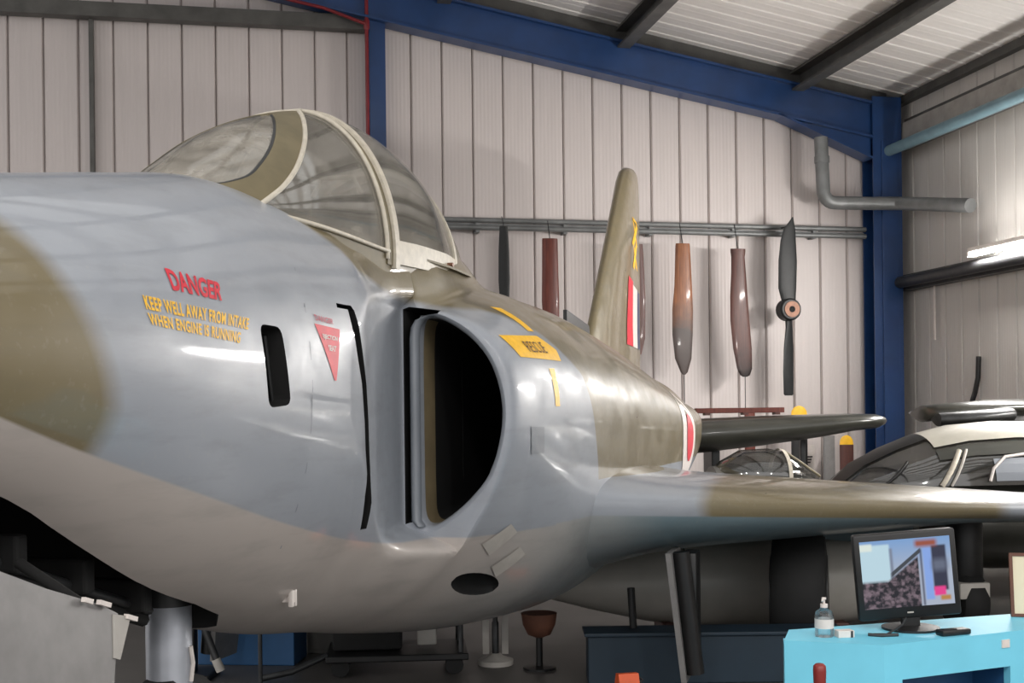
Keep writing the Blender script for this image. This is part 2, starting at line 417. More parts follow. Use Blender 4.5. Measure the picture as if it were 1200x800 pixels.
# side wall
WR = hall('wall_right', label='grey ribbed metal side wall')
vs = [.25 - .365*k for k in range(0, 40)]
for a, b in zip(vs[1:], vs[:-1]): panel(WR, a, b, 5.60, 5.60, M['sidesheet'], 'v', .38, 1, groove=.03, name='wall_panel')
part_box(WR, 'eaves_beam', (.30, -6.8, 5.06), (.10, 13.6, .34), M['beamgrey'], 'pale grey eaves beam'); part_box(WR, 'eaves_angle', (.24, -6.8, 4.90), (.2, 13.6, .03), M['greysteel']); part_box(WR, 'eaves_line', (.35, -6.8, 5.27), (.06, 13.6, .05), M['greysteel'])
m = MB(); m.tube([(.04,.1,4.86),(.04,-13.5,4.86)], .07, 12); tag(m.build('eaves_tube', M['paleblue'], WR, smooth=60), 'pale blue tube under the eaves')
m = MB(); m.tube([(.17,.0,3.17),(.17,-13.5,3.17)], .075, 12); m.box((.31,-6.7,3.17), (.14,13.4,.20)); tag(m.build('wall_girt', M['gunmetal'], WR, smooth=60), 'dark girt along the side wall')
part_box(WR, 'white_strip', (.33,-.67,2.76), (.02,.03,.72), M['palewhite'], 'white strip hanging from the girt')
m = MB(); m.tube([(.33,-1.62,2.15),(.32,-1.62,1.9),(.30,-1.58,1.72),(.27,-1.5,1.5),(.25,-1.45,1.1)], .03, 8); tag(m.build('hanging_hose', M['black'], WR, smooth=60), 'black hose end')
# roof
CE = hall('ceiling', label='white ribbed metal roof on dark purlins')
K = math.hypot(1, .19); RA = math.atan(.19)
def roof_mesh(L=15.0, w=.355):
    prof = [(0, 0), (.012, .012), (.028, .012), (.034, 0), (w*.5-.02, 0), (w*.5, .004), (w*.5+.02, 0), (w, 0)]
    m = MB(); n = len(prof); m.v = [(0, y, -z) for y, z in prof] + [(-L, y, -z) for y, z in prof]; m.f = [(i, n+i, n+i+1, i+1) for i in range(n-1)]; m.mi = [0]*(n-1)
    return m
rm = lm = None
for k in range(50):
    v = .25 - .355*(k+1)
    if rm is None:
        o = roof_mesh().build('roof_sheet', M['roofsheet'], CE, fix=False); rm = o.data
    else: o = instance('roof_sheet', rm, CE)
    if k > 17 and k % 3 != 2:      # clear sheets added out of view to let overhead light in
        if lm is None: lm = rm.copy(); lm.materials.clear(); lm.materials.append(M['added_rooflight'])
        o.data = lm; o.name = 'added_roof_light'
    o.location = (.42, v, ROOF(.42)); o.rotation_euler = (0, RA, 0)
for u in (-1.16,-3.46,-5.7,-7.9,-10.1,-12.3):
    z = ROOF(u) - .02; m = MB(); m.box((u,-8.4,z-.015), (.16,17.2,.03)); m.box((u+.07,-8.4,z-.13), (.02,17.2,.24)); m.box((u+.0,-8.4,z-.24), (.16,17.2,.03)); m.build('purlin', M['greysteel'], CE)
m = MB(); m.box((.33,-8.4,5.55), (.10,17.2,.10)); m.build('purlin', M['greysteel'], CE)
m = MB(); slope_box(m, -13.9, .1, RAFT, .02, .20, .05, .20); tag(m.build('shadow_gap_strip', M['greysteel'], CE), 'dark strip standing for the shadow gap above the rafter')  # dark strip put in as the shadow between rafter and sheets

# ---------------------------------------------------------------- lamps of the hall: fluorescent battens, the roof ones added
def batten(u, v, z, along='v', label=None, group=None, power=60, L=1.5, tilt=0):
    p = H(u, v, z); t = thing('batten_lamp', label, 'lamp', p, HA + (R(90) if along == 'v' else 0), group)
    m = MB(); m.box((0,0,.045), (L,.10,.05), bevel=.006); m.build('housing', M['palewhite'], t)
    m = MB(); m.tube([(-L/2+.03,-.03,0),(L/2-.03,-.03,0)], .026, 10); m.tube([(-L/2+.03,.03,0),(L/2-.03,.03,0)], .026, 10); m.build('tube', TUBE, t, smooth=60)
    for sx in (-1, 1): m = MB(); m.box((sx*(L/2-.015),0,.0), (.03,.11,.06)); m.build('end_cap', M['palewhite'], t)
    ld = bpy.data.lights.new('lamp_glow', 'AREA'); ld.shape = 'RECTANGLE'; ld.size = L; ld.size_y = .14; ld.energy = power; ld.color = (1, .965, .93)
    lo = bpy.data.objects.new('lamp_glow', ld); COL.objects.link(lo); lo.parent = t; lo.location = (0, 0, -.03); lo.rotation_euler = (tilt, 0, 0)
    up = bpy.data.objects.new('lamp_glow_up', ld.copy()); COL.objects.link(up); up.parent = t; up.location = (0, .12 if tilt else 0, .09); up.rotation_euler = (R(160) if tilt else R(180), 0, 0); up.data.energy = power*(UP*.09 if tilt else UP)
    return t
TUBE = Nodes('fluorescent_tube', (1,1,1,1), emit=(1,.97,.93,1), emit_s=40).m
LG = 'added fluorescent battens under the roof'
LL = 'added white fluorescent batten hung from the roof purlins above the hall, out of the picture'
# ---------------------------------------------------------------- the jet fighter
JET = thing('jet_fighter', 'large grey and olive camouflaged jet fighter with a clear bubble canopy and side intake', 'aircraft', (-.91, 5.3, 0), -R(15))

def full(w, z, s):
    a = [(x, s, h) for x, h in zip(w, z)]
    return a + [(-x, y, h) for x, y, h in a[-2:0:-1]]

def apply_cuts(o, cutters):
    for c in cutters:
        md = o.modifiers.new('cut', 'BOOLEAN'); md.operation = 'DIFFERENCE'; md.object = c; md.solver = 'EXACT'
        try: md.material_mode = 'TRANSFER'
        except Exception: pass
    bpy.context.view_layer.update()
    dg = bpy.context.evaluated_depsgraph_get()
    me = bpy.data.meshes.new_from_object(o.evaluated_get(dg))
    o.modifiers.clear(); old = o.data; o.data = me; bpy.data.meshes.remove(old); me.name = o.name
    me.polygons.foreach_set('use_smooth', [True]*len(me.polygons)); me.set_sharp_from_angle(angle=R(34))

def split_off(o, mat, name):
    """faces of one material become a part of their own"""
    idx = [i for i, m in enumerate(o.data.materials) if m == mat]
    if not idx: return None
    bm = bmesh.new(); bm.from_mesh(o.data); b2 = bm.copy()
    bmesh.ops.delete(bm, geom=[f for f in bm.faces if f.material_index in idx], context='FACES')
    bmesh.ops.delete(b2, geom=[f for f in b2.faces if f.material_index not in idx], context='FACES')
    me = bpy.data.meshes.new(name); b2.to_mesh(me); b2.free(); bm.to_mesh(o.data); bm.free()
    for m in o.data.materials: me.materials.append(m)
    me.set_sharp_from_angle(angle=R(34)); o.data.set_sharp_from_angle(angle=R(34))
    n = bpy.data.objects.new(name, me); COL.objects.link(n); n.parent = o.parent
    return n

def resample(poly, n, closed=True):
    """Catmull-Rom through 2D points"""
    P_ = [np.array(p, float) for p in poly]; m = len(P_); out = []
    for k in range(n):
        t = k / n * m if closed else k / (n - 1) * (m - 1)
        i = min(int(t), m - 1 if closed else m - 2); u = t - i
        g = (lambda j: P_[j % m]) if closed else (lambda j: P_[min(max(j, 0), m - 1)])
        a, b, c, d = g(i-1), g(i), g(i+1), g(i+2)
        out.append(.5*((2*b) + (-a + c)*u + (2*a - 5*b + 4*c - d)*u*u + (-a + 3*b - 3*c + d)*u**3))
    return out
def offset2(poly, d):
    """grow a closed 2D polygon by d"""
    n = len(poly); cx = sum(p[0] for p in poly)/n; cz = sum(p[1] for p in poly)/n; out = []
    for i, p in enumerate(poly):
        t = poly[(i+1) % n] - poly[i-1]; nn = np.array([t[1], -t[0]]); nn /= max(np.linalg.norm(nn), 1e-9)
        if nn @ (p - np.array([cx, cz])) < 0: nn = -nn
        out.append(p + nn*d)
    return out

# --- cutters (deleted again below)
cut_f, cut_a = [], []
def cutter(mb, mat, *lists):
    o = mb.build('cutter', mat, JET)
    for l in lists: l.append(o)
DLIP = [(.50,1.985),(.585,1.962),(.70,1.882),(.785,1.77),(.828,1.62),(.822,1.47),(.772,1.31),(.68,1.195),(.575,1.11),(.505,1.082),(.468,1.115),(.461,1.22),(.46,1.40),(.46,1.60),(.46,1.80),(.464,1.92),(.475,1.968)]
dl = resample(DLIP, 68)
for sg in (1, -1):
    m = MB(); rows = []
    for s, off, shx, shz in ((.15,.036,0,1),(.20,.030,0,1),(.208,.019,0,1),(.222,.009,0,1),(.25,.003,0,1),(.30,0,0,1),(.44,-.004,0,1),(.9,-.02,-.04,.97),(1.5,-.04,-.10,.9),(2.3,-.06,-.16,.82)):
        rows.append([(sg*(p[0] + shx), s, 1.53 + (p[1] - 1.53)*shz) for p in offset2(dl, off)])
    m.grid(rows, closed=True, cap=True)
    for k in range(len(m.f)):      # painted lip, buff for light on inner wall and floor, black for shade beyond
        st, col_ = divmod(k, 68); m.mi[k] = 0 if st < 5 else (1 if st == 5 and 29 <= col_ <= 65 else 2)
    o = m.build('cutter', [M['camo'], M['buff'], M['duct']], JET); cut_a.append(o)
    m = MB(); gp = [(.402,1.085),(.438,1.095),(.438,1.88),(.448,1.95),(.478,1.992),(.56,1.998),(.56,2.014),(.43,2.03),(.402,2.02)]
    m.grid([[(sg*p[0], s, p[1]) for p in gp] for s in (.15, .95)], closed=True, cap=True); cutter(m, M['pocket'], cut_a)
    # bleed slot in the flank ahead of the intake
    m = MB(); rows = []
    for w, s, z, h in ((.525,-.700,1.962,.012),(.526,-.690,1.945,.022),(.533,-.671,1.878,.026),(.528,-.615,1.76,.028),(.526,-.573,1.678,.028),(.520,-.54,1.54,.028),(.508,-.527,1.422,.028),(.49,-.49,1.26,.024),(.472,-.444,1.125,.018)):
        rows.append([(sg*(w+.07), s-h*1.35, z), (sg*(w+.07), s+h*1.35, z), (sg*(w-.07), s+h*1.35, z), (sg*(w-.07), s-h*1.35, z)])
    m.grid(rows, closed=True, cap=True); cutter(m, M['pocket'], cut_f)  # faces near black, painting in the slot's shade
    m = MB(); m.box((sg*.53, -.755, 1.953), (.12, .12, .016)); cutter(m, M['pocket'], cut_f)
    # bleed outlet under the intake
    if sg > 0:
        L = Vector((.32,.92,-.29)).normalized(); N_ = Vector((.72,-.1,-.68)); N_ = (N_ - L*N_.dot(L)).normalized(); S_ = N_.cross(L)
        m = MB(); rows = []
        for i in range(13):
            a = math.pi*i/12; rows.append([Vector((.625,.50,.79)) + L*.185*math.cos(a) + math.sin(a)*(S_*.072*math.cos(b) + N_*.11*math.sin(b)) for b in [2*math.pi*k/20 for k in range(20)]])
        m.grid(rows[1:-1], closed=True, cap=True); cutter(m, M['pocket'], cut_a)
# camera window on the port side
cw = []
cq = [np.array(p) for p in ((-1.426,1.848),(-1.284,1.846),(-1.236,1.60),(-1.387,1.589))]
for i in range(4):
    p, a, b = cq[i], cq[i-1], cq[(i+1) % 4]
    u = (a-p)/np.linalg.norm(a-p); v = (b-p)/np.linalg.norm(b-p); r = .035
    for t in (0, .25, .5, .75, 1):
        cw.append(p + u*r*(1-t)**2 + v*r*t**2)
m = MB(); m.grid([[(x, p[0], p[1]) for p in cw] for x in (.455, .68)], closed=True, cap=True); cutter(m, M['pocket'], cut_f)
# nose wheel bay
be = [(.27,-3.0),(.292,-2.34),(.274,-2.11),(.268,-1.92),(.255,-1.65),(.228,-1.3),(.19,-1.08),(.10,-.93)]
poly = be + [(-w, s) for w, s in be[::-1]]
m = MB(); m.grid([[(w, s, .2) for w, s in poly], [(w, s, 1.72 - (s + 3)*.22) for w, s in poly]], closed=True, cap=True); cutter(m, M['pocket'], cut_f)
# cockpit tub
m = MB(); tub = [(.30,-.80),(.335,-.5),(.335,0),(.28,.3),(.27,.7),(.22,.95)]; poly = tub + [(-w, s) for w, s in tub[::-1]]
m.grid([[(w, s, z) for w, s in poly] for z in (1.8, 2.7)], closed=True, cap=True); cutter(m, M['cockpit'], cut_f, cut_a)

# --- forward fuselage
ss = sorted(set([-3.75,-3.74,-3.72,-3.69,-3.65,-3.6] + [round(x, 3) for x in np.arange(-3.5, -.8, .1)] + [round(x, 3) for x in np.arange(-.8, .19, .025)] + [.2]))
m = MB(); m.grid([full(*ring_front(s, 145), s) for s in ss], closed=True, cap=True)
FWD = m.build('forward_fuselage', M['camo'], JET)
apply_cuts(FWD, cut_f)
# --- rear fuselage with the intake lips
def lip_ring(s, inset):
    w, z = ring(s); n = len(w); W, Z = w.copy(), z.copy()
    for i in range(n):
        j, k = max(i-1, 0), min(i+1, n-1); t = np.array([w[k]-w[j], z[k]-z[j]]); t /= np.linalg.norm(t)
        f = float(sstep(.40, .55, w[i]) * sstep(.98, 1.06, z[i])) * inset
        W[i] -= -t[1]*f if False else abs(t[1])*f; Z[i] += t[0]*f*(-1 if z[i] > 1.5 else 1) if abs(t[0]) > .05 else 0
    return W, Z
m = MB(); rows = [full(*lip_ring(.2, .024), .2), full(*lip_ring(.205, .013), .205), full(*lip_ring(.217, .005), .217), full(*lip_ring(.24, 0), .24)]
rows += [full(*ring(s), s) for s in list(np.arange(.28, 2, .07)) + list(np.arange(2, 9.21, .18))]
m.grid(rows, closed=True, cap=True)
AFT = m.build('rear_fuselage', M['camo'], JET)
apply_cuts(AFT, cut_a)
for c in set(cut_f + cut_a):
    me = c.data; bpy.data.objects.remove(c); bpy.data.meshes.remove(me)
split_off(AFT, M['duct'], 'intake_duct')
# the rounded lip of the intake's splitter plate
for sg in (1, -1):
    m = MB(); rows = []
    for z, w in [(1.075,.47)] + [(z, .449) for z in (1.10, 1.2, 1.4, 1.6, 1.8, 1.89)] + [(1.94,.456),(1.972,.476),(1.988,.52)]:
        rows.append([(sg*(w + .021*math.cos(a)), .215 - .034*max(math.sin(a), -.6), z) for a in [2*math.pi*k/12 for k in range(12)]])
    m.grid(rows, closed=True, cap=True); m.build('splitter_lip', M['paintgrey'], JET, smooth=50)

# --- markings follow the skin
def skin(s, z, off):
    fr = s < .2; e = .01
    w = flank(s, z, fr); ds = (flank(min(s+e, .199) if fr else s+e, z, fr) - flank(s-e if fr else max(s-e, .2), z, fr)) / (2*e); dz = (flank(s, z+e, fr) - flank(s, z-e, fr)) / (2*e)
    n = Vector((1, -ds, -dz)).normalized()
    return Vector((w, s, z)) + n*off
def decal(name, uv, faces, corners, mat, off=.0025, parent=None, cuts=0):
    """flat print: points uv in the unit square, laid on the skin inside the (s, z) corners TL, TR, BR, BL"""
    bm = bmesh.new(); vs = [bm.verts.new((u, v, 0)) for u, v in uv]
    for f in faces:
        try: bm.faces.new([vs[i] for i in f])
        except ValueError: pass
    if cuts:
        bmesh.ops.triangulate(bm, faces=bm.faces[:])
        bmesh.ops.subdivide_edges(bm, edges=bm.edges[:], cuts=cuts, use_grid_fill=True)
    TL, TR, BR, BL = [np.array(c) for c in corners]
    for v in bm.verts:
        u, t = v.co.x, v.co.y
        p = (TL*(1-u) + TR*u)*t + (BL*(1-u) + BR*u)*(1-t)
        v.co = skin(p[0], p[1], off)
    me = bpy.data.meshes.new(name); bm.to_mesh(me); bm.free(); me.materials.append(mat)
    o = bpy.data.objects.new(name, me); COL.objects.link(o); o.parent = parent or JET
    return o
def line(name, body, corners, mat, bold=0, off=.0025, parent=None, space=1.0):
    v, f = text_polys(body, bold, space); return decal(name, v, f, corners, mat, off, parent)
SQ = ([(0,0),(1,0),(1,1),(0,1)], [(0,1,2,3)])
tag(line('danger_lettering', 'DANGER', ((-1.878,1.972),(-1.608,1.955),(-1.630,1.900),(-1.868,1.910)), M['red'], .035), 'red stencilled word DANGER')
tag(line('warning_lettering', 'KEEP WELL AWAY FROM INTAKE', ((-2.011,1.886),(-1.487,1.860),(-1.505,1.824),(-2.004,1.848)), M['yellow'], .03, space=1.12), 'yellow upper line of warning')
tag(line('warning_lettering', 'WHEN ENGINE IS RUNNING', ((-2.004,1.840),(-1.549,1.814),(-1.563,1.780),(-1.995,1.808)), M['yellow'], .03, space=1.12), 'yellow lower line of warning')
tri = decal('hazard_triangle', [(0,1),(1,1),(.70,0),(.62,0)], [(0,3,2,1)], ((-1.030,1.874),(-.828,1.866),(-.828,1.684),(-1.030,1.684)), M['red'], .002, cuts=3)
tag(tri, 'red warning triangle pointing down')
line('triangle_lettering', 'EJECTION', ((-.985,1.842),(-.858,1.838),(-.868,1.818),(-.975,1.822)), M['palewhite'], .03, .004, tri)
line('triangle_lettering', 'SEAT', ((-.950,1.806),(-.880,1.804),(-.886,1.784),(-.940,1.786)), M['palewhite'], .03, .004, tri)
tag(line('danger_lettering', 'DANGER', ((-1.025,1.906),(-.875,1.899),(-.880,1.880),(-1.015,1.885)), M['faded'], .02), 'small faded red word DANGER above the triangle')
ar = decal('rescue_arrow', [(0,1),(.72,1),(1,.45),(.97,0),(.2,0),(.1,.5)], [(5,4,3,2,1,0)], ((.30,1.902),(.93,1.93),(.93,1.808),(.22,1.808)), M['yellow'], .002, cuts=3)
tag(ar, 'yellow arrow plate reading RESCUE')
line('rescue_lettering', 'RESCUE', ((.47,1.882),(.72,1.89),(.74,1.838),(.50,1.834)), M['blacktext'], .0, .0045, ar)
decal('yellow_stripe', *SQ, ((.66,2.058),(.76,2.058),(.775,1.945),(.69,1.942)), M['yellow'], .002, cuts=3)
decal('yellow_stripe', *SQ, ((.66,1.766),(.735,1.768),(.72,1.592),(.662,1.592)), M['yellow'], .002, cuts=3)
for i in range(2):
    z0, s0, d = ((1.04,.365,-.066),(.92,.535,-.06))[i]
    decal('vent_plate', *SQ, ((s0+.05, z0+.035),(s0+.13,z0-.01),(s0+.04,z0-.105),(s0-.055,z0-.046)), M['primer'], .006, cuts=2)
decal('access_panel', *SQ, ((.364,1.503),(.509,1.500),(.525,1.383),(.39,1.381)), M['paintgrey'], .003, cuts=2)
for s0 in (-1.085, -2.6): tag(decal('panel_joint', *SQ, ((s0,2.06),(s0+.006,2.06),(s0+.006,1.12),(s0,1.12)), M['paintgrey'], .001, cuts=6))
# roundel on the rear flank
def disc(name, s, z, r, mat, off, n=28):
    uv = [(.5+.5*math.cos(2*math.pi*k/n), .5+.5*math.sin(2*math.pi*k/n)) for k in range(n)]
    uv.append((.5,.5)); fs = [(k, (k+1) % n, n) for k in range(n)]
    return decal(name, uv, fs, ((s-r,z+r),(s+r,z+r),(s+r,z-r),(s-r,z-r)), mat, off, cuts=2)
ro = disc('roundel', 3.98, 1.37, .33, M['palewhite'], .003); tag(ro, 'white roundel with red centre')
disc('roundel_centre', 3.98, 1.37, .17, M['red'], .006).parent = ro
# camera window glass, lock with a white tab
m = MB(); m.grid([[(x, p[0], p[1]) for p in cw] for x in (.462, .468)], closed=True, cap=True); m.build('camera_window', M['darkglass'], JET)
for k in range(3):
    m = MB(); m.tube([(.478, -1.38 + k*.045, 1.82), (.478, -1.33 + k*.045, 1.61)], .006, 6); m.build('window_bar', M['gunmetal'], JET)
p = Vector((.30, -.768, .915)); m = MB(); m.box(p + Vector((.018,-.013,-.01)), (.02,.014,.062), bevel=.004); m.box(p + Vector((.018,.013,-.01)), (.02,.014,.062), bevel=.004); m.box(p + Vector((0,0,0)), (.05,.02,.05))
tag(m.build('white_lock', M['palewhite'], JET, smooth=40), 'small white catch on the belly')
# --- windscreen and canopy
CH = [(-1.2,.03),(-1.14,.10),(-1.05,.21),(-.95,.29),(-.77,.365),(-.59,.40),(-.31,.415),(0,.42),(.3,.452),(.6,.456),(.9,.42),(1.2,.36),(1.5,.24),(1.68,.12)]
CZ = [(-1.2,2.34),(-1.14,2.375),(-1.05,2.415),(-.95,2.475),(-.77,2.58),(-.59,2.68),(-.31,2.78),(0,2.86),(.3,2.89),(.6,2.86),(.9,2.76),(1.2,2.62),(1.5,2.48),(1.68,2.41)]
CB = [(-1.2,2.32),(-1.0,2.28),(-.5,2.248),(0,2.235),(.9,2.26),(1.5,2.34),(1.68,2.36)]
FR = [(-.97,90),(-.93,80),(-.82,66),(-.66,52),(-.45,36),(-.25,20),(-.1,8),(0,3)]
OV = [(-1.15,2),(-1.13,40),(-1.05,56),(-.95,54),(-.82,44),(-.66,33),(-.45,17),(-.34,8),(-.27,2)]
def cp(s, deg, off=0.0):
    a = R(deg); hw, zt, zb = float(tab(CH, s)), float(tab(CZ, s)), float(tab(CB, s))
    return ((hw+off)*math.sin(a), s, zb + (zt - zb + off)*math.cos(a))
def shell(name, svals, lo, hi, mat, off=0, thick=.012, n=14, label=None, parent=JET):
    """a patch of the canopy surface between the angles lo(s) and hi(s), with thickness"""
    m = MB(); o = [[cp(s, lo(s) + (hi(s)-lo(s))*k/n, off) for k in range(n+1)] for s in svals]; i = [[cp(s, lo(s) + (hi(s)-lo(s))*k/n, off-thick) for k in range(n+1)] for s in svals]
    loop = [a + b[::-1] for a, b in zip(o, i)]
    m.grid(loop, closed=True, cap=True); ob = m.build(name, mat, parent, smooth=40)
    return tag(ob, label)
fr = lambda s: 90.0 if s < -.97 else float(tab(FR, s)); ov = lambda s: float(tab(OV, s))
sv = np.linspace(-1.15, -.27, 26)
shell('front_glass', sv, lambda s: -ov(s)-.5, lambda s: ov(s)+.5, M['screenglass'], -.004, .014, 20, 'oval armoured front pane')
for sg in (1, -1):
    a = lambda s: sg*(0 if (s <= -1.15 or s >= -.27) else ov(s)); b = lambda s: sg*fr(s)
    shell('windscreen_frame', sorted(list(np.linspace(-1.2, -.02, 40)) + [-1.15, -.27]), a, b, M['olive'], .004, .02, 8, 'olive frame round the front pane' if sg > 0 else None)
    m = MB(); m.tube([cp(s, sg*fr(s), .006) for s in np.linspace(-.965, -.03, 30)], .010, 8); m.build('windscreen_edging', M['cream'], JET, smooth=60)
    m = MB(); m.tube([cp(s, sg*ov(s), -.012) for s in np.linspace(-1.13, -.29, 30)], .012, 8); m.build('pane_seal', M['gunmetal'], JET, smooth=60)
    shell('quarter_glass', np.linspace(-.97, -.03, 24), b, lambda s: sg*90, M['perspex'], -.002, .008, 10, 'clear quarter pane' if sg > 0 else None)
    m = MB(); m.tube([cp(s, sg*89, .004) for s in np.linspace(-.97, -.02, 12)], .009, 8); m.build('sill_edging', M['cream'], JET, smooth=60)
    shell('cockpit_sill', np.linspace(-1.08, .02, 14), lambda s: sg*89.5, lambda s: sg*97, M['olive'], -.003, .03, 4); shell('cockpit_sill', np.linspace(.02, 1.3, 14), lambda s: sg*91, lambda s: sg*100, M['camo'], -.006, .04, 5)
m = MB(); m.tube([cp(-.035, d, .004) for d in np.linspace(-92, 92, 40)], .010, 8); m.build('windscreen_arch_edging', M['cream'], JET, smooth=60)
shell('windscreen_arch', [-.03, 0, .025], lambda s: -94, lambda s: 94, M['olive'], .004, .03, 40)
shell('canopy_arch', [.03, .034, .066, .07], lambda s: -95, lambda s: 95, M['cream'], .016, .035, 40, 'cream canopy front arch')
shell('canopy_glass', np.linspace(.06, .88, 14), lambda s: -85, lambda s: 85, M['perspex'], 0, .009, 36, 'clear sliding bubble canopy')
for sg in (1, -1):
    shell('canopy_rail', np.linspace(.05, .93, 10), lambda s: sg*84, lambda s: sg*93, M['cream'], .008, .03, 5, 'cream rail under the canopy' if sg > 0 else None)
    m = MB()
    m.prism([(sg*.46, .35, 2.246), (sg*.492, .6, 2.240), (sg*.470, .98, 2.242), (sg*.40, 1.25, 2.262), (sg*.40, .9, 2.262)], (0, 0, .010)); m.build('canopy_fairing', M['olive'], JET)
    m = MB(); m.tube([(sg*.45,.66,2.262),(sg*.488,.66,2.262)], .011, 8); m.build('canopy_roller', M['brass'], JET)
shell('canopy_rear_arch', [.87, .88, .92, .93], lambda s: -92, lambda s: 92, M['cream'], .010, .03, 36)
shell('canopy_tail', np.linspace(.93, 1.66, 10), lambda s: -92, lambda s: 92, M['camo'], .004, .02, 30)
# --- inside the cockpit
seat = tag(MB().box((0, .50, 2.05), (.42, .10, .62), Matrix.Rotation(R(-14), 3, 'X'), .02).box((0,.22,1.92), (.44,.44,.10), bevel=.02).build('ejection_seat', M['black'], JET, smooth=40), None)
MB().box((0, .52, 2.46), (.30, .12, .26), bevel=.03).build('headrest', M['doorgrey'], seat, smooth=40)
m = MB(); m.tube([(-.12,.44,2.58),(-.08,.44,2.66),(.08,.44,2.66),(.12,.44,2.58)], .012, 8); m.build('firing_handle', M['cream'], seat, smooth=50)
m = MB(); m.tube([(.09,.45,2.42),(.12,.36,2.25),(.10,.22,2.08)], .025, 6); m.build('harness_strap', M['cream'], seat, smooth=50)
rows = [[(x*k, s, z0 + .10*(1-(abs(x)/.33)**2)*k) for x in np.linspace(-.33,.33,13)] + [(x*k, s, z0-.14) for x in np.linspace(.33,-.33,13)] for s, z0, k in ((-.82,2.24,.85),(-.6,2.28,1),(-.42,2.30,1))]
MB().grid(rows, closed=True, cap=True).build('instrument_coaming', M['black'], JET, smooth=50)
m = MB(); m.box((0,-.5,2.43), (.10,.14,.09), bevel=.012); m.box((0,-.46,2.50), (.08,.01,.09), Matrix.Rotation(R(-35),3,'X')); m.build('gunsight', M['gunmetal'], JET, smooth=40)
m = MB(); m.tube([(-.2,-.3,2.50),(.0,-.28,2.56),(.22,-.26,2.50)], .012, 8); m.build('grab_rail', M['primer'], JET, smooth=60)

# --- wings
def naca(x): return 5*(.2969*math.sqrt(x) - .126*x - .3516*x*x + .2843*x**3 - .1036*x**4)
XC = [0,.004,.012,.025,.05,.09,.15,.22,.3,.4,.5,.6,.7,.8,.9,1]
def wing_row(w, sg):
    k = w - .97; s0, z0 = 1.30 + .84*k, 1.096 - .0725*k
    c = 3.2 - .46*k; tu, tl = max(.145 - .028*k, .05), max(.19 - .036*k, .05) + max(0, .15*(1 - k/2.0))
    if w > 4.6:
        q = math.sqrt(max(0, 1 - ((w - 4.6)/.36)**2)); s0 += (1-q)*.7; c *= .35 + .65*q; tu *= max(q, .08); tl *= max(q, .08)
    f = max(0, 1 - k/.45)**2 if k < .45 else 0      # fillet at the root
    tu += f*.05; tl += f*.05
    up = [(sg*w, s0 + c*x, z0 + naca(x)*2*tu - .04*x) for x in XC]; dn = [(sg*w, s0 + c*x, z0 - naca(x)*2*tl - .04*x) for x in XC[-2:0:-1]]
    return up + dn
for sg in (1, -1):
    m = MB(); m.grid([wing_row(w, sg) for w in [.55,.8,.95,1.05,1.15,1.3,1.5,2,2.5,3,3.5,4,4.4,4.6,4.7,4.8,4.88,4.93,4.955]], closed=True, cap=True)
    tag(m.build('wing', M['camo'], JET, smooth=45), 'swept grey and olive wing reaching right' if sg > 0 else None)
    # drooped flap under the trailing edge
    m = MB(); rows = []
    for w in (1.15, 2.0, 2.75):
        s1 = 1.30 + .84*(w-.97) + (3.2 - .46*(w-.97))*.93; z1 = 1.0 - .0725*(w-.97)
        rows.append([(sg*w, s1-.25, z1), (sg*w, s1-.1, z1+.03), (sg*w, s1+.18, z1-.42), (sg*w, s1+.1, z1-.42), (sg*w, s1-.12, z1-.10)])
    m.grid(rows, closed=True, cap=True); m.build('flap', M['camo'], JET)
    # tailplane
    m = MB(); rows = []
    for w, s0, c in ((.1,7.6,1.3),(.6,7.95,1.0),(.9,8.2,.75),(1.0,8.35,.35)):
        rows.append([(sg*w, s0 + c*x, 1.36 + .06*(w-.2) + naca(x)*2*.05*c) for x in XC] + [(sg*w, s0 + c*x, 1.36 + .06*(w-.2) - naca(x)*2*.05*c) for x in XC[-2:0:-1]])
    m.grid(rows, closed=True, cap=True); m.build('tailplane', M['camo'], JET, smooth=45)
# leading edge panel line on the port wing
# --- fin
m = MB(); rows = []
for z, a, b, t in ((1.7,5.75,9.2,.30),(2.1,6.12,9.24,.24),(2.45,6.44,9.26,.20),(3.0,7.0,9.27,.19),(3.5,7.5,9.28,.18),(4.0,8.0,9.28,.17),(4.12,8.16,9.26,.15),(4.19,8.36,9.2,.12),(4.225,8.6,9.08,.07)):
    c = b - a; rows.append([(naca(x)*2*t/2, a + c*x, z) for x in XC] + [(-naca(x)*2*t/2, a + c*x, z) for x in XC[-2:0:-1]])
m.grid(rows, closed=True, cap=True); FIN = tag(m.build('fin', M['camo'], JET, smooth=50), 'tall swept tail fin')
def fin_w(s, z):
    zs = [1.7,2.1,2.45,3.0,3.5,4.0]; a = np.interp(z, zs, [5.75,6.12,6.44,7.0,7.5,8.0]); t = np.interp(z, zs, [.30,.24,.20,.19,.18,.17]); c = 9.27 - a
    return naca(min(max((s-a)/c, .001), 1))*t
def fin_patch(name, pts, mat, label=None):
    n = 6; m = MB(); TL, TR, BR, BL = [np.array(p) for p in pts]; rows = []
    for i in range(n+1):
        r = []
        for j in range(n+1):
            u, v = j/n, i/n; p = (TL*(1-u)+TR*u)*(1-v) + (BL*(1-u)+BR*u)*v; r.append((fin_w(*p) + .006, p[0], p[1]))
        rows.append(r)
    m.grid(rows); return tag(m.build(name, mat, FIN), label)
fin_patch('fin_flash', ((7.95,2.98),(8.32,2.95),(8.30,2.25),(7.75,2.25)), M['red'], 'red bar of the fin flash')
fin_patch('fin_flash', ((8.32,2.92),(8.78,2.90),(8.78,2.25),(8.30,2.25)), M['palewhite'], 'white bar of the fin flash')
fin_patch('fin_flash', ((8.78,2.90),(9.1,2.88),(9.1,2.25),(8.78,2.25)), M['blueflash'], 'blue bar of the fin flash')
m = MB()
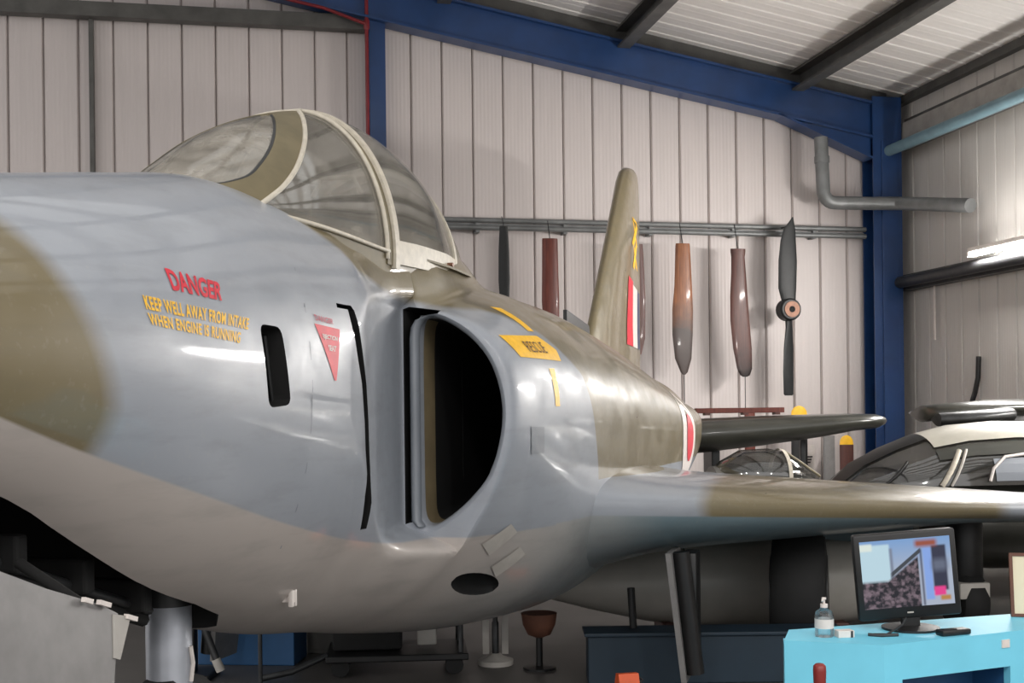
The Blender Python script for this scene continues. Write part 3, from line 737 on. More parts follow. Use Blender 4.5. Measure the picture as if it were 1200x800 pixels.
for a, b, r in (((8.30,3.60),(8.68,3.38),.045),((8.68,3.60),(8.28,3.34),.045),((8.36,3.34),(8.72,3.12),.045),((8.66,3.40),(8.36,3.10),.04),((8.28,3.62),(8.7,3.62),.04)):
    p = [(fin_w(a[0]+(b[0]-a[0])*t, a[1]+(b[1]-a[1])*t), a[0]+(b[0]-a[0])*t, a[1]+(b[1]-a[1])*t) for t in (0,.25,.5,.75,1)]
    rows = []
    for x, s, z in p: rows.append([(x+.007, s-r, z+r*.4), (x+.007, s+r, z-r*.4)])
    m.grid(rows)
tag(m.build('fin_emblem', M['yellow'], FIN), 'yellow crossed emblem')
m = MB(); m.prism([(.13, 4.62, 2.365), (.13, 5.5, 2.295), (.13, 5.7, 1.7), (.13, 4.6, 1.7)], (.03, 0, 0)); m.build('dorsal_blade', M['black'], JET)
m = MB(); m.tube([(1.06,2.15,.55),(1.07,2.16,.32)], .022, 10); m.build('belly_probe', M['black'], JET, smooth=50)

# --- nose undercarriage
m = MB(); m.lathe([(.06,1.05),(.07,1.0),(.078,.985),(.078,.30),(.05,.28),(.05,.0+.30)], (0,-1.08,0), n=28); ST = tag(m.build('nose_gear_strut', M['strut'], JET, smooth=40), 'thick silver oleo leg')
m = MB(); m.tube([(-.05,-1.08,.98),(-.05,-1.16,1.12)], .016, 8); m.build('strut_link', M['primer'], JET, smooth=50)
m = MB(); m.lathe([(.083,.92),(.083,.995)], (0,-1.08,0), n=28); m.build('strut_collar', M['gunmetal'], JET, smooth=40)
m = MB(); m.tube([(.082,-1.08,.78),(.085,-1.07,.72),(.082,-1.08,.66)], .008, 6); m.build('strut_clip', M['palewhite'], JET)
m = MB(); m.lathe([(.30,-.08),(.34,-.05),(.34,.05),(.30,.08)], (0,-1.08,.34), 'x', 28); NW = m.build('nose_wheel', M['tyre'], JET, smooth=40)
m = MB(); m.lathe([(.16,-.085),(.17,-.085),(.17,.085),(.16,.085)], (0,-1.08,.34), 'x', 24); m.build('wheel_hub', M['primer'], NW, smooth=40)
m = MB(); rows = []
for s, zt, w, lean in ((-3.1,1.43,.40,0),(-2.6,1.262,.42,0),(-2.35,1.165,.43,0),(-2.15,1.098,.44,.03),(-2.07,1.062,.44,.10)):
    b = .30; rows.append([(w + .05*math.sin(k/8*math.pi), s - lean*min(1, k/2.5), zt + (b - zt)*k/8) for k in range(9)] + [(w - .015 + .05*math.sin(k/8*math.pi), s - lean*min(1, k/2.5), zt + (b - zt)*k/8) for k in range(8,-1,-1)])
m.grid(rows, closed=True, cap=True); ND = tag(m.build('nose_gear_door', M['doorgrey'], JET, smooth=40), 'pale grey curved undercarriage door')
for s in (-2.9, -2.2): m = MB(); m.tube([(.43,s,1.10 if s > -2.5 else 1.34),(.22,s+.03,1.20 if s > -2.5 else 1.45)], .015, 8); m.build('door_hinge', M['pocket'], ND, smooth=50)
m = MB(); m.prism([(.43,-2.10,1.065),(.44,-2.035,1.05),(.45,-2.10,.95),(.45,-2.13,.96)], (.015,0,0)); m.build('door_bracket', M['beamgrey'], ND)
for s, z, l in ((-2.22,1.118,.035),(-2.15,1.10,.05),(-2.03,1.045,.05)):
    m = MB(); m.box((.452, s, z), (.012, l, .012), Matrix.Rotation(R(-18), 3, 'X')); m.build('door_fastener', M['palewhite'], ND)
# far door hangs on the starboard side of the bay, dark gear and pipes between
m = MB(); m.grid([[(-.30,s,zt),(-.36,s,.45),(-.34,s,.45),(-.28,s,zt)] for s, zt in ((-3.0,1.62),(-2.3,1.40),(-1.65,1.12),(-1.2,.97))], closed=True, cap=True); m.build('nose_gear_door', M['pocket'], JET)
for k, (x, z, r, mt) in enumerate(((-.15,.0,.03,'pocket'),(-.02,-.02,.03,'pocket'),(.10,.02,.022,'pocket'),(.12,.05,.016,'gunmetal'))):
    m = MB(); m.tube([(x, s, 1.36 - (s+2.6)*.33 + z - .06) for s in (-3.0,-2.6,-2.2,-1.8,-1.4)], r, 8); m.build('bay_pipe', M[mt], JET, smooth=50)
for k in range(5):
    s = -2.7 + k*.3; m = MB(); m.box((-.02, s, 1.38 - (s+2.6)*.33), (.4, .05, .10), bevel=.01); m.build('bay_frame', M['pocket'], JET)
m = MB(); m.lathe([(.07,.985),(.088,1.0),(.088,1.10),(.07,1.16)], (0,-1.08,0), n=24); m.build('strut_head', M['gunmetal'], ST, smooth=40)

# --- main undercarriage, port and starboard
for sg in (1, -1):
    m = MB(); m.lathe([(.26,-.17),(.36,-.16),(.40,-.11),(.40,.11),(.36,.16),(.26,.17)], (sg*1.97, 3.10, .40), 'x', 32); MW = m.build('main_wheel', M['tyre'], JET, smooth=40)
    m = MB(); m.lathe([(.10,-.18),(.25,-.175),(.25,.175),(.10,.18)], (sg*1.97, 3.10, .40), 'x', 24); m.build('wheel_hub', M['gunmetal'], MW, smooth=40)
    m = MB(); m.tube([(sg*1.97,3.46,.40),(sg*1.97,3.5,.86)], .05, 12); m.tube([(sg*1.97,3.46,.40),(sg*1.97,3.15,.40)], .05, 12); m.build('main_gear_leg', M['gunmetal'], JET, smooth=40)
    m = MB(); m.prism([(sg*1.32,1.72,.80),(sg*1.32,2.12,.80),(sg*1.39,2.06,.10),(sg*1.39,1.78,.10)], (sg*.03,0,0)); m.build('main_gear_door', M['doorgrey'], JET)
    m = MB(); m.tube([(sg*1.39,1.82,.80),(sg*1.46,1.84,.14)], .05, 10); m.box((sg*1.43,1.95,.46), (.08,.2,.66), bevel=.01); m.build('door_strut', M['black'], JET, smooth=40)
batten(.06, -2.85, 3.30, 'v', 'lit fluorescent batten fixed to the dark girt of the side wall', None, WALL_LAMP, 1.85, R(95))
batten(.06, -6.3, 2.62, 'v', 'fluorescent batten on the side wall nearer the camera, out of the picture', None, WALL_LAMP, 2.2, R(95))
for lab, u in (('roof batten nearest the side wall, far behind the camera', -1.5), ('second roof batten from the side wall, far behind the camera', -5), ('third roof batten from the side wall, far behind the camera', -9), ('roof batten farthest from the side wall, far behind the camera', -12.5)):
    batten(u, -18.5, ROOF(u) - .45, 'v', 'added white fluorescent ' + lab, LG, LAMP)  # unseen battens added for overhead fill

# ---------------------------------------------------------------- propeller blades hanging on the back wall
def blade_rows(prof, twist0=0, twist1=0, L=1.0):
    """prof: (height, centre x, half width, half thickness)"""
    rows = []
    for i, (h, cx, hw, ht) in enumerate(prof):
        a = twist0 + (twist1 - twist0)*i/(len(prof)-1); r = []
        for k in range(14):
            t = 2*math.pi*k/14; x, y = hw*math.cos(t), ht*math.sin(t)*(1 if math.sin(t) > 0 else .5)
            r.append((cx + x*math.cos(a) - y*math.sin(a), x*math.sin(a) + y*math.cos(a), h))
        rows.append(r)
    return rows
def blade(name, label, u, z, prof, mat, wire=True, group=None, tw=(0,0), v=-.12, railz=3.86):
    t = thing(name, label, 'propeller', H(u, v, z), HA, group)
    m = MB(); m.grid(blade_rows(prof, *tw), closed=True, cap=True); m.build('blade', mat, t, smooth=50)
    top = prof[-1][0]
    if wire:
        m = MB(); m.tube([(prof[-1][1],0,top-.02),(prof[-1][1],.02,top+.04),(prof[-1][1],-v-.0+.02-.03, railz-z+.03)], .006, 6); m.build('hanging_wire', M['gunmetal'], t)
    return t
G = None
# black blade stub at far left
blade('propeller_blade', 'short black propeller blade hanging left of the other blades, above the jet spine', -5.02, 2.75, [(0,0,.02,.01),(.1,0,.055,.02),(.4,0,.07,.03),(.75,0,.065,.03),(.95,0,.055,.03),(1.05,.0,.05,.03)], M['black_prop'], railz=3.9)
blade('propeller_blade', 'dark red wooden propeller blade hanging beside the short black one', -4.45, 2.3, [(0,.02,.04,.01),(.15,.01,.10,.03),(.6,0,.115,.04),(1.0,0,.105,.05),(1.34,0,.10,.06),(1.36,0,.095,.055)], M['wood_red'], tw=(.25,.05))
blade('propeller_blade', 'narrow dark red blade half hidden behind the tail fin', -3.34, 2.25, [(0,0,.03,.01),(.2,0,.08,.03),(.7,0,.09,.03),(1.2,0,.07,.04),(1.36,0,.06,.05)], M['wood_dark'])
t = blade('propeller_blade', 'worn brown wooden propeller blade with a pointed grey lower end', -2.76, 2.0, [(0,0,.015,.01),(.03,0,.05,.015),(.2,-.01,.115,.03),(.5,-.015,.14,.035),(.8,-.01,.14,.04),(1.1,0,.118,.05),(1.4,0,.105,.06),(1.60,0,.095,.065),(1.625,0,.09,.06)], M['wood_worn'], tw=(.2,0))
m = MB(); m.tube([(0,0,.02),(.0,0,-.35)], .005, 6); m.build('trailing_wire', M['gunmetal'], t)
t = blade('propeller_blade', 'varnished red-brown propeller blade with a black rounded tip', -2.01, 1.97, [(0,.05,.03,.01),(.02,.05,.07,.015),(.1,.045,.105,.02),(.35,.02,.13,.03),(.7,-.01,.132,.035),(1.0,-.02,.12,.04),(1.3,-.02,.10,.05),(1.5,-.025,.09,.055),(1.56,-.025,.10,.06),(1.60,-.025,.10,.06)], M['wood_tip'], tw=(.15,0))
m = MB(); m.tube([(.05,0,.02),(.05,0,-.45)], .005, 6); m.build('trailing_wire', M['gunmetal'], t)
# two-bladed black propeller
t = thing('two_blade_propeller', 'black two-bladed propeller with a bronze hub hanging next to the blue column', 'propeller', H(-1.37, -.14, 1.73), HA)
m = MB(); m.grid(blade_rows([(0,-.02,.055,.012),(.02,-.02,.075,.015),(.3,-.02,.085,.02),(.6,-.01,.085,.025),(.85,0,.06,.035),(.98,.0,.055,.05),(1.08,0,.075,.06)], .15, .6), closed=True, cap=True); m.build('blade', M['black_prop'], t, smooth=50)
m = MB(); m.grid(blade_rows([(1.08,0,.075,.06),(1.16,0,.09,.055),(1.35,-.02,.125,.04),(1.7,-.01,.13,.035),(1.95,.0,.11,.03),(2.1,.02,.085,.02),(2.2,.05,.03,.012),(2.25,.065,.006,.006)], 0, .2), closed=True, cap=True); m.build('blade', M['black_prop'], t, smooth=50)
m = MB(); m.lathe([(.12,-.09),(.14,-.07),(.14,.07),(.12,.09)], (-.01,0,1.08), 'y', 24); B_ = m.build('hub', M['black_prop'], t, smooth=40)
m = MB(); rows = []
for r, h in ((.04,-.10),(.10,-.10),(.10,-.085),(.04,-.085)): rows.append([(.0 + r*math.cos(2*math.pi*k/20), h, 1.08 + r*math.sin(2*math.pi*k/20)) for k in range(20)])
m.grid(rows + [rows[0]], closed=True); m.build('hub_plate', M['brass'], B_, smooth=40)
m = MB(); m.lathe([(.038,-.101),(.038,-.06)], (0,0,1.08), 'y', 16); m.build('hub_bore', M['pocket'], B_)
m = MB(); m.tube([(.04,0,2.14),(.0,.20,2.14)], .012, 6); m.build('hook', M['gunmetal'], t)
# blades standing against the foot of the wall
def tipped(label, u, z1, w, mat, tipmat, tip):
    t = thing('standing_blade', label, 'propeller', H(u, -.18, 0), HA)
    pr = [(0,0,.09,.05),(.3,0,.09,.05),(.8,0,w*1.0,.04),(z1-tip,0,w,.025)]
    m = MB(); m.grid(blade_rows(pr), closed=True, cap=True); m.build('blade', mat, t, smooth=50)
    if tip:
        m = MB(); m.grid(blade_rows([(z1-tip,0,w,.025),(z1-tip*.5,0,w*.92,.02),(z1-tip*.15,0,w*.6,.015),(z1,0,w*.15,.008)]), closed=True, cap=True); tag(m.build('blade_tip', tipmat, t, smooth=50), 'yellow painted tip')
tipped('dark red blade with a yellow tip standing left of the blue column', -.63, 1.22, .095, M['wood_dark'], M['yellow'], .12)
tipped('black blade with a yellow tip rising behind the dark wing', -1.27, 1.60, .11, M['black'], M['yellow'], .13)
tipped('pale grey blade leaning on the wall between the black and dark red standing blades', -.87, 1.22, .08, M['doorgrey'], None, .0)
tipped('brown wooden blade end showing just above the dark wing', -1.93, 1.58, .07, M['wood_red'], M['wood_red'], .06)
sg_ = thing('wall_notice', 'small white notice with dark print low on the back wall', 'sign', H(-1.02, .20, .92), HA)
m = MB(); m.box((0,0,0), (.26,.012,.34)); m.build('board', M['palewhite'], sg_)
for k in range(3):
    m = MB(); m.box((0,-.009,.02 - k*.035), (.20 - .03*k,.004,.018)); m.build('print_line', M['black'], sg_)

# ---------------------------------------------------------------- pipes
t = thing('bent_pipe', 'fat grey pipe dropping from the rafter and turning past the blue column', 'pipe', H(-.92, -.20, 4.12), HA)
pts = [(-.02,0,.86),(-.0,0,.28)] + [(.16 - .16*math.cos(a), 0, .20 - .16*math.sin(a) + .0) for a in np.linspace(0, math.pi/2, 7)[1:]] + [(.6,-.04,.035),(.95,-.18,.02),(1.12,-1.5,-.22)]
m = MB(); m.tube([pts[0]] + pts[1:], .085, 16); m.build('pipe', M['railgrey'], t, smooth=60)
m = MB(); m.tube([(-.01,0,.62),(-.01,0,.54)], .095, 16); m.build('pipe_socket', M['railgrey'], t, smooth=50)
t = thing('red_pipe', 'thin dark red pipe running down the left side of the blue middle post', 'pipe', H(-6.63, -.06, 0), HA)
m = MB(); m.tube([(0,0,.6),(0,0,6.9)], .022, 8); m.build('riser', M['redpipe'], t, smooth=60)
m = MB(); m.tube([(0,0,6.17),(-.05,-.03,6.17),(-.5,-.05,RAFT(-7.13)-.49),(-2.6,-.05,RAFT(-9.23)-.49)], .02, 8); m.build('branch', M['redpipe'], t, smooth=60)
m = MB(); m.lathe([(.03,6.10),(.035,6.12),(.035,6.2),(.03,6.22)], n=12); m.build('tee_joint', M['redpipe'], t, smooth=50)

# ---------------------------------------------------------------- other aircraft
t = thing('spare_wing', 'dark glossy spare wing with a rounded tip, propped level behind the jet', 'wing', (2.22, 11.6, 0), R(3))
m = MB(); rows = []
for x, c, th, z0, y0 in ((-.5,1.02,.34,1.325,.03),(.2,1.0,.29,1.37,.06),(.8,.95,.22,1.41,.1),(1.1,.85,.17,1.435,.13),(1.34,.7,.14,1.44,.2),(1.42,.5,.09,1.44,.3),(1.46,.25,.04,1.44,.4)):
    rows.append([(x, y0 + c*q, z0 + naca(q)*th*.9 + .0) for q in XC] + [(x, y0 + c*q, z0 - naca(q)*th*1.1) for q in XC[-2:0:-1]])
m.grid(rows, closed=True, cap=True); m.build('wing_panel', M['darkjet'], t, smooth=50)
m = MB(); m.box((-.25,.5,.60), (.08,.4,1.20), bevel=.01); m.box((-.25,.5,.03), (.4,.6,.06), bevel=.01); m.build('trestle', M['gunmetal'], t)
m = MB(); m.box((.65,.5,.65), (.05,.06,1.28), bevel=.01); m.box((.65,.5,.03), (.4,.5,.06), bevel=.01); m.build('trestle', M['gunmetal'], t)
t = thing('timber_spar', 'reddish brown timber spar lying along the top of the dark spare wing', 'plank', (2.2, 11.98, 1.535), R(2))
m = MB(); m.box((0,0,.02), (.86,.10,.05), bevel=.006); m.build('spar', M['wood_red'], t)
for x in (-.32, .05, .36): m = MB(); m.box((x,0,-.012), (.05,.12,.026)); m.build('packing_block', M['wood_dark'], t)
# cockpit section with a bubble canopy, seen over the wing
t = thing('cockpit_section', 'small grey cockpit section with a bubble canopy just above the jet wing', 'aircraft', (2.2, 11.15, 0), R(6))
m = MB(); rows = []
for x, r, z in ((-.42,.44,.62),(-.3,.44,.62),(.2,.44,.60),(.5,.38,.57),(.68,.28,.52),(.76,.16,.48),(.79,.05,.46)):
    rows.append([(x, r*.85*math.cos(a), z + r*math.sin(a)) for a in [2*math.pi*k/24 for k in range(24)]])
m.grid(rows, closed=True, cap=True); m.build('fuselage', M['greyjet'], t, smooth=50)
def dome(xs, parent, name, mat, lo=0, hi=180, off=0):
    rows = []
    for x, w, zb, zt in xs: rows.append([(x, (w+off)*math.cos(R(a)), zb + (zt-zb+off)*math.sin(R(a))) for a in np.linspace(lo, hi, 17)])
    m = MB(); m.grid(rows); return m.build(name, mat, parent, smooth=60, fix=False)
cx_ = [(-.40,.14,.98,1.04),(-.32,.22,.98,1.11),(-.15,.29,.98,1.20),(.1,.30,.98,1.21),(.2,.295,.97,1.19)]
dome(cx_, t, 'canopy', M['darkglass']); dome([(.2,.30,.96,1.20),(.235,.298,.96,1.195)], t, 'canopy_frame', M['cream'], off=.008)
dome([(.235,.29,.96,1.185),(.35,.25,.95,1.11),(.5,.15,.94,1.0),(.56,.06,.93,.95)], t, 'windscreen', M['darkglass'])
m = MB(); m.tube([(.235,-.02,1.19),(.4,-.02,1.08),(.58,-.02,.95)], .014, 8); m.build('windscreen_bar', M['olive'], t, smooth=60)
m = MB(); m.box((-.05,0,1.0), (.12,.25,.2), bevel=.03); m.build('seat_head', M['black'], t, smooth=40)
for x in (-.3, .3): m = MB(); m.box((x,0,.11), (.1,.5,.22)); m.build('cradle', M['gunmetal'], t)
# dark aircraft with glazed cabin, right
t = thing('cabin_aircraft', 'dark aircraft with a glazed cabin and pale rounded roof at the right edge', 'aircraft', (3.98, 10.5, 0), R(8))
m = MB(); rows = []
for x, r, z in ((-1.55,.08,.72),(-1.5,.2,.72),(-1.2,.40,.68),(-.7,.5,.62),(0,.56,.60),(1,.58,.60),(2.2,.5,.62)):
    rows.append([(x, r*math.cos(a), z + r*.72*math.sin(a)) for a in [2*math.pi*k/28 for k in range(28)]])
m.grid(rows, closed=True, cap=True); m.build('fuselage', M['darkjet'], t, smooth=50)
cab = [(-1.30,.28,.90,.94),(-1.12,.40,.92,1.10),(-.86,.47,.93,1.23),(-.6,.50,.93,1.33),(-.3,.52,.93,1.40),(.1,.53,.93,1.43),(.6,.53,.93,1.42),(1.4,.50,.93,1.36),(2.1,.42,.9,1.2)]
dome(cab, t, 'cabin_glazing', M['darkglass'])
dome([r for r in cab[3:]], t, 'cabin_roof', M['roofpale'], 48, 132, .012)
dome([(-1.30,.28,.90,.94),(-1.12,.40,.92,1.10),(-.86,.47,.93,1.23),(-.6,.50,.93,1.33)], t, 'screen_top', M['black'], 66, 114, .012)
dome(cab[3:], t, 'roof_band', M['darkjet'], 136, 150, .012); dome(cab[3:], t, 'roof_band', M['darkjet'], 30, 44, .012)
def rib(x0, x1, name, mat, r=.016, span=(180,)):
    for a0 in span:
        p = []
        for k in range(9):
            a = R(a0 + (38 if a0 == 180 else -38)*(-k/8)); f = k/8; x = x0 + (x1-x0)*f
            w, zb, zt = (np.interp(x, [c[0] for c in cab], [c[i] for c in cab]) for i in (1,2,3)); p.append((x, (w+.012)*math.cos(a), zb + (zt-zb+.012)*math.sin(a)))
        m = MB(); m.tube(p, r, 8); m.build(name, mat, t, smooth=60)
rib(-.62, -.42, 'windscreen_post', M['cream'], .022); rib(-.54, -.36, 'windscreen_post', M['primer'], .012)
rib(-1.1,-.85,'screen_bar',M['black'],.012); rib(.72,.66,'window_post',M['black'],.03)
m = MB()
def cabp(x, deg, off=.015):
    w, zb, zt = (np.interp(x, [c[0] for c in cab], [c[i] for c in cab]) for i in (1,2,3)); return (x, -(w+off)*math.cos(R(deg)), zb + (zt-zb+off)*math.sin(R(deg)))
m.tube([cabp(-.22,4),cabp(-.18,16),cabp(-.06,27),(cabp(.2,30)),cabp(.50,29),cabp(.54,15),cabp(.53,4)], .013, 8); m.build('side_window_frame', M['palewhite'], t, smooth=60)
m = MB(); m.grid([[cabp(x, d, .006) for d in (4,12,20,26)] for x in (-.16,0,.2,.4,.52)]); m.build('side_window', M['paintgrey'], t)
m = MB(); rows = []
for x, c, z, y0 in ((.18,.4,1.50,1.3),(.26,.75,1.51,1.15),(.5,.9,1.53,1.0),(.8,1.0,1.55,1.0),(2.2,1.0,1.56,1.0)):
    rows.append([(x, y0 + c*q, z + naca(q)*.16) for q in XC] + [(x, y0 + c*q, z - naca(q)*.16) for q in XC[-2:0:-1]])
m.grid(rows, closed=True, cap=True); m.build('wing', M['darkjet'], t, smooth=50)
m = MB(); m.box((1.2,1.3,1.28), (.5,.3,.5), bevel=.05); m.build('wing_pylon', M['darkjet'], t, smooth=40)
m = MB(); rows = []
for x, y0, c, z in ((-.05,.6,.2,1.45),(.12,.5,.5,1.46),(.58,.48,.5,1.49),(.63,.52,.4,1.49)):
    rows.append([(x, y0 + c*q, z + naca(q)*.12) for q in XC] + [(x, y0 + c*q, z - naca(q)*.12) for q in XC[-2:0:-1]])
m.grid(rows, closed=True, cap=True); m.build('roof_fin', M['gunmetal'], t, smooth=50)
m = MB(); m.lathe([(.11,.79),(.125,.76),(.125,.36),(.11,.33),(.09,.30),(.09,.15)], (-1.1,-1.75,0), n=24); LG_ = tag(m.build('landing_leg', M['black'], t, smooth=40), 'fat black undercarriage leg')
m = MB(); m.box((-1.12,-1.86,.31), (.22,.16,.11), bevel=.01); m.build('leg_clamp', M['primer'], LG_, smooth=40)
m = MB(); m.lathe([(.10,-.09),(.19,-.09),(.22,-.05),(.22,.05),(.19,.09),(.10,.09)], (-1.1,-1.75,.22), 'x', 24); m.build('leg_wheel', M['tyre'], LG_, smooth=40)
m = MB(); m.tube([(-1.1,-1.75,.70),(-.8,-.6,.62)], .06, 10); m.build('leg_strut', M['black'], LG_, smooth=50)
# grey cylinder under the wing
t = thing('drop_tank', 'long dull grey cylindrical tank lying under the jet wing behind the wheel', 'tank', (1.25, 8.55, -.06), R(2))
m = MB(); m.lathe([(.02,-1.25),(.08,-1.05),(.16,-.75),(.25,-.35),(.29,0),(.29,.9),(.26,1.2),(.16,1.5),(.04,1.64)], (0,0,.43), 'x', 32); m.build('tank_body', M['tank'], t, smooth=50)
for x in (-.1, .62): m = MB(); m.lathe([(.291,x-.004),(.294,x-.004),(.294,x+.004),(.291,x+.004)], (0,0,.43), 'x', 32, cap=False); m.build('tank_seam', M['gunmetal'], t)
for x in (-.2, .95): m = MB(); m.box((x,0,.12), (.1,.5,.12), bevel=.01); m.build('cradle', M['wood_dark'], t)

# ---------------------------------------------------------------- display furniture at the right
t = thing('display_plinth', 'bright turquoise display plinth with an angled corner and dark niche, bottom right', 'plinth', (1.224, 4.1, 0))
top = .781; C0 = np.array([0,0]); Lf = np.array([-.307,.11]); Rt = np.array([.80,.355])
bl = Lf + np.array([.06,.20]); br = Rt + np.array([-.06,.26])
def up3(p, z): return (float(p[0]), float(p[1]), z)
ftl, fbr = C0 + (Rt-C0)*.105, C0 + (Rt-C0)*.66
m = MB()
m.prism([up3(p, top-.03) for p in (C0, Rt, br, bl, Lf)], (0,0,.03)); tag(m.build('plinth_top', M['turq'], t), None)
d = (Rt-C0)/np.linalg.norm(Rt-C0); nrm = np.array([-d[1], d[0]]); ln = np.linalg.norm(Rt)
def front_box(a, b, z0, z1, dep=.03, o=0):
    p0, p1 = C0 + d*a + nrm*o, C0 + d*b + nrm*o; return [up3(q, z0) for q in (p0, p1, p1 + nrm*dep, p0 + nrm*dep)], (0,0,z1-z0)
m = MB(); m.prism(*front_box(0, .075, 0, top-.03)); m.prism(*front_box(.555, ln, 0, top-.03)); m.prism(*front_box(.075, .555, .66, top-.03)); m.prism(*front_box(.075,.555,0,.12)); m.build('front_panel', M['turq'], t)
m = MB(); m.prism(*front_box(.05, .58, .10, .70, .01, .18)); m.prism(*front_box(.06,.075,.12,.66,.15,.03)); m.prism(*front_box(.555,.57,.12,.66,.15,.03)); m.prism(*front_box(.07,.56,.66,.67,.15,.03)); m.prism(*front_box(.07,.56,.11,.12,.15,.03)); tag(m.build('niche', M['niche'], t), 'dark blue niche')
e = (C0-Lf)/np.linalg.norm(C0-Lf); en = np.array([-e[1], e[0]])
m = MB(); m.prism([up3(p, 0) for p in (Lf, C0, C0+en*.02, Lf+en*.02)], (0,0,top-.03)); m.prism([up3(p,0) for p in (Lf, Lf+np.array([.02,.02]), bl, bl-np.array([.02,0]))], (0,0,top-.03)); m.prism([up3(p,0) for p in (bl, bl+np.array([0,-.02]), br+np.array([0,-.02]), br)], (0,0,top-.03)); m.build('side_panel', M['turq'], t)
m = MB(); q = C0 + d*.515; m.prism([up3(q, .727), up3(q + d*.035, .727), up3(q + d*.035, .755), up3(q, .755)], (-nrm[0]*.004, -nrm[1]*.004, 0)); m.build('label_tag', M['palewhite'], t)
# television monitor
SCR = None
def screen_mat():
    k = Nodes('monitor_picture', (0,0,0,1), .3); vec, x, y, z = k.xyz()
    col = srgb(150,172,196)
    def rect(c, x0, x1, z0, z1, soft=.004):
        a = k.math('MULTIPLY', k.ramp(x, x0-soft, x0+soft), k.math('SUBTRACT', 1.0, k.ramp(x, x1-soft, x1+soft)))
        b = k.math('MULTIPLY', k.ramp(z, z0-soft, z0+soft), k.math('SUBTRACT', 1.0, k.ramp(z, z1-soft, z1+soft)))
        return k.math('MULTIPLY', a, b)
    def put(c, fac, rgb): return k.mix(fac, c, srgb(*rgb))
    c = k.mix(k.ramp(z, .0, .12), srgb(168,178,196), srgb(120,158,206))
    c = put(c, rect(c,-.16,-.055,-.03,.105), (186,214,226)); c = put(c, rect(c,-.16,-.115,.085,.11), (220,230,222))
    c = put(c, rect(c,-.055,-.045,-.04,.09), (120,130,150))
    curve = k.math('ADD', k.math('MULTIPLY', k.math('ADD', x, .06), .75), -.02)
    below = k.math('MULTIPLY', k.math('SUBTRACT', 1.0, k.ramp(k.math('SUBTRACT', z, k.math('MAXIMUM', curve, -.025)), -.006, .006)), k.math('SUBTRACT', 1.0, k.ramp(x, .04, .045)))
    dk = k.mix(k.ramp(k.noise(55, vec, 2), .42, .66), srgb(26,26,36), srgb(122,106,116)); c = k.mix(below, c, dk)
    edge = k.math('ABSOLUTE', k.math('SUBTRACT', z, k.math('ADD', curve, .012)))
    c = put(c, k.math('MULTIPLY', k.math('SUBTRACT', 1.0, k.ramp(edge, .006, .010)), k.math('MULTIPLY', k.ramp(x,-.06,-.05), k.math('SUBTRACT', 1.0, k.ramp(x,.05,.055)))), (60,66,74))
    c = put(c, rect(c,.05,.056,-.12,.08), (50,54,80)); c = put(c, rect(c,.06,.09,-.10,.085), (132,164,226)); c = put(c, rect(c,.09,.14,-.07,.09), (44,48,70)); c = put(c, rect(c,.09,.14,.0,.04,.012), (96,104,124))
    c = put(c, rect(c,.09,.13,-.088,-.056), (226,60,140)); c = put(c, rect(c,.11,.145,-.105,-.088), (180,130,70)); c = put(c, rect(c,.035,.11,.088,.112,.008), (150,78,60))
    k.l(c, k.p.inputs['Emission Color']); k.p.inputs['Emission Strength'].default_value = .95; return k.m
t = thing('television_monitor', 'black television monitor showing a hangar picture on the turquoise plinth', 'television', (1.408, 4.40, top), R(-4))
m = MB(); m.box((0,0,.195), (.355,.045,.305), bevel=.008); CASE = m.build('case', M['black'], t, smooth=40); CASE.rotation_euler[1] = -R(4.5)
m = MB(); m.box((0,.035,.2), (.24,.05,.2), bevel=.02); m.build('case_back', M['black'], CASE, smooth=40)
m = MB(); m.v = [(-.157,-.0235,.083),(.157,-.0235,.083),(.157,-.0235,.323),(-.157,-.0235,.323)]; m.f = [(0,1,2,3)]
SO = m.build('screen', screen_mat(), CASE); 
for v in SO.data.vertices: v.co.z -= .203
SO.location = (0,0,.203)
m = MB(); m.box((0,-.0238,.063), (.022,.002,.005)); m.build('maker_badge', M['primer'], CASE)
m = MB(); m.box((0,0,.025), (.06,.03,.05)); m.lathe([(.10,0),(.10,.008),(.03,.014)], (0,0,0), n=24); m.build('stand', M['black'], t, smooth=40)
t = thing('hand_sanitiser_bottle', 'small clear pump bottle with a white label on the turquoise plinth', 'bottle', (1.070, 4.275, top))
m = MB(); m.lathe([(.030,0),(.032,.004),(.032,.072),(.028,.086),(.014,.096),(.012,.102)], n=24); m.build('bottle', M['bottleplastic'], t, smooth=50)
m = MB(); m.lathe([(.0325,.03),(.0325,.062)], n=24, cap=False); m.build('bottle_label', M['palewhite'], t, smooth=60)
m = MB(); m.lathe([(.013,.10),(.013,.112),(.004,.114),(.004,.126),(.008,.128),(.008,.134)], n=16); m.tube([(0,0,.131),(-.01,-.02,.130),(-.012,-.026,.124)], .004, 8); m.build('pump', M['palewhite'], t, smooth=40)
t = thing('small_white_box', 'small white box lying right of the pump bottle', 'box', (1.135, 4.26, top), R(8))
m = MB(); m.box((0,0,.012), (.058,.04,.024), bevel=.002); m.build('carton', M['palewhite'], t)
m = MB(); m.box((.019,-.0205,.012), (.008,.002,.022)); m.build('printed_bar', M['gunmetal'], t)
t = thing('black_cable', 'thin pale and black cable coiled on the plinth before the monitor', 'cable', (1.30, 4.30, top))
m = MB(); m.tube([(-.06,-.03,.006),(-.02,-.045,.008),(.0,-.02,.010),(.05,.01,.03),(.07,.03,.05)], .004, 8); m.tube([(-.08,-.03,.005),(-.04,-.05,.005),(.02,-.04,.005)], .006, 8); m.build('cord', M['gunmetal'], t, smooth=60)
t = thing('remote_control', 'black remote control lying on the plinth below the monitor corner', 'remote', (1.515, 4.275, top), R(20))
